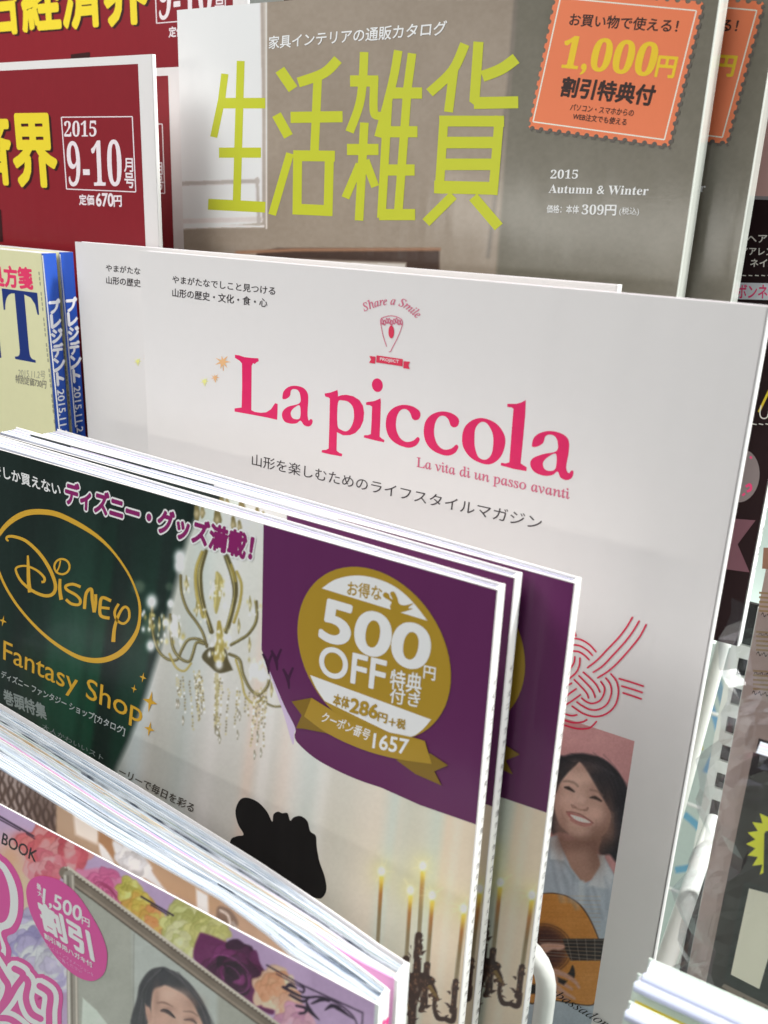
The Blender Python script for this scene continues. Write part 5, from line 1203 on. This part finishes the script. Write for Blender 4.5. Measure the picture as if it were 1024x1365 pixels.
# ---------------------------------------------------------------- white wire rack
enamel = mat('white enamel', (226, 228, 222), 0.32, coat=0.2, mottle=0.02)
RO = Frame((0.1, -0.42, -0.02))
rack = thing('magazine_rack', 'white enamelled wire magazine rack with bent front rods and slotted upright', 'rack', RO)
def rt(name, pts, r): 
    mb = MB(); mb.tube([RO.loc(p) for p in pts], r, enamel, 14); return mb.build(name, rack, smooth=True)
def arc(p0, p1, p2, n=8):
    p0, p1, p2 = map(np.array, (p0, p1, p2)); return [(1 - t) ** 2 * p0 + 2 * t * (1 - t) * p1 + t * t * p2 for t in np.linspace(0, 1, n)]
n_ = 0.0235; g = unp((727, 1330), 2, n_); top_ = unp((700, 1245), 2, n_)[1] - 0.003
rt('front_rod', [(-0.12, top_, n_ - 0.004)] + arc((g[0] - 0.016, top_, n_), (g[0], top_, n_), (g[0], top_ - 0.016, n_)) + [(g[0], -0.33, n_), (g[0], -0.40, n_)], 0.0031)
for n2, x1 in ((0.088, 0.185), (0.135, 0.19), (-0.022, 0.215)):
    rt('front_rod', [(-0.12, -0.33, n2)] + arc((x1 - 0.016, -0.33, n2), (x1, -0.33, n2), (x1, -0.346, n2)) + [(x1, -0.42, n2)], 0.0031)
a0, a1 = unp((964, 858), 2, -0.10), unp((925, 1004), 2, -0.10); d_ = a1 - a0
rt('side_rod', [a0 - d_ * 0.1, a0, a1, a1 + d_ * 1.6], 0.0025)
a0, a1 = unp((950, 1100), 2, -0.10), unp((884, 1290), 2, -0.03); d_ = a1 - a0
rt('side_rod', [a0 - d_ * 0.04, a0, a1, a1 + d_ * 0.6], 0.0034)
for n2, u_, in ((0.09, -0.4305), (0.04, -0.345), (-0.01, -0.3005), (-0.05, -0.2155), (-0.088, -0.131)):
    for dn in (-0.018, 0.0, 0.018): rt('shelf_wire', [(-0.14, u_, n2 + dn), (0.19, u_, n2 + dn)], 0.0016)
# slotted upright with real openings
s0, s1 = unp((984, 880), 2, -0.13), unp((964, 1050), 2, -0.13)
ux, w2 = (s0[0] + s1[0]) / 2, 0.0055
slots = sorted(unp(p, 2, -0.13)[1] for p in ((982, 888), (978, 929), (974, 970), (968, 1007), (964, 1043)))
pit = (slots[-1] - slots[0]) / 4; us = [slots[0] + pit * k for k in range(-1, 6)]
mb = MB(); hs_ = pit * 0.29
painted_shade = mat('dark hollow of the upright', (38, 36, 34), 0.8)  # plate behind the slots, dark colour stands in for the shade inside
def ubox(x0, x1, u0, u1, n0, n1, enamel=enamel):
    l = [RO.loc((x, u, n)) for n in (n0, n1) for u in (u0, u1) for x in (x0, x1)]
    mb.raw(l, [(0, 2, 3, 1), (4, 5, 7, 6), (0, 1, 5, 4), (2, 6, 7, 3), (0, 4, 6, 2), (1, 3, 7, 5)], enamel)
ubox(ux - w2, ux - 0.0018, us[0] - pit * 7, us[-1] + pit, -0.1315, -0.13); ubox(ux + 0.0018, ux + w2, us[0] - pit * 7, us[-1] + pit, -0.1315, -0.13)
for k in range(len(us) - 1): ubox(ux - 0.0018, ux + 0.0018, us[k] + hs_, us[k + 1] - hs_, -0.1315, -0.13)
ubox(ux - w2, ux + w2, us[0] - pit * 7, us[-1] + pit, -0.1345, -0.1325, painted_shade); ubox(ux + w2 - 0.0012, ux + w2, us[0] - pit * 7, us[-1] + pit, -0.1325, -0.1315)
mb.build('slotted_upright', rack)
for x in (-0.14, 0.34): rt('rack_leg', [(x, -0.12, -0.11), (x, -0.42, -0.02)], 0.006)
# wire grid of the rack standing behind, seen through the gap
gr = thing('wire_panel', 'white wire grid panel seen through the gap right of the white magazine', 'wire panel', Frame((0.25, -0.9, -0.42)))
mb = MB()
for k in range(14): mb.tube([(-0.35 + k * 0.055, 0, 0), (-0.35 + k * 0.055, 0.75, 0)], 0.0016, enamel, 8)
for k in range(9): mb.tube([(-0.35, 0.05 + k * 0.085, 0.003), (0.365, 0.05 + k * 0.085, 0.003)], 0.0016, enamel, 8)
mb.build('grid_wires', gr)
bpy.context.view_layer.update()

# pale board leaning behind the wire panel
PB = Frame((0.35, -0.95, -0.52))
pb = thing('display_board', 'pale board with blurred blue and yellow swirls behind the wire panel', 'board', PB)
mb = MB(); mb.box(-0.4, 0.4, 0, 0.62, -0.004, 0, mat('pale board', (214, 226, 218), 0.6, mottle=0.05)); bp = mb.build('panel', pb)
pr = Print(PB)
for q, w_, c in ((((912, 1085), (935, 1110), (930, 1150), (900, 1160)), 9, (130, 190, 220)), (((905, 1190), (940, 1200), (930, 1225)), 7, (120, 186, 214)), (((948, 940), (958, 985), (940, 1030)), 8, (140, 190, 226)), (((925, 960), (935, 1000)), 6, (226, 210, 110)), (((900, 1255), (925, 1270)), 7, (226, 214, 130)), (((955, 900), (965, 940)), 10, (150, 180, 200))):
    pr.stroke(cr([np.array(p, float) for p in q], 5), w_, ink('swirl ink', c)); pr.build('swirl_print', bp)
bpy.context.view_layer.update()
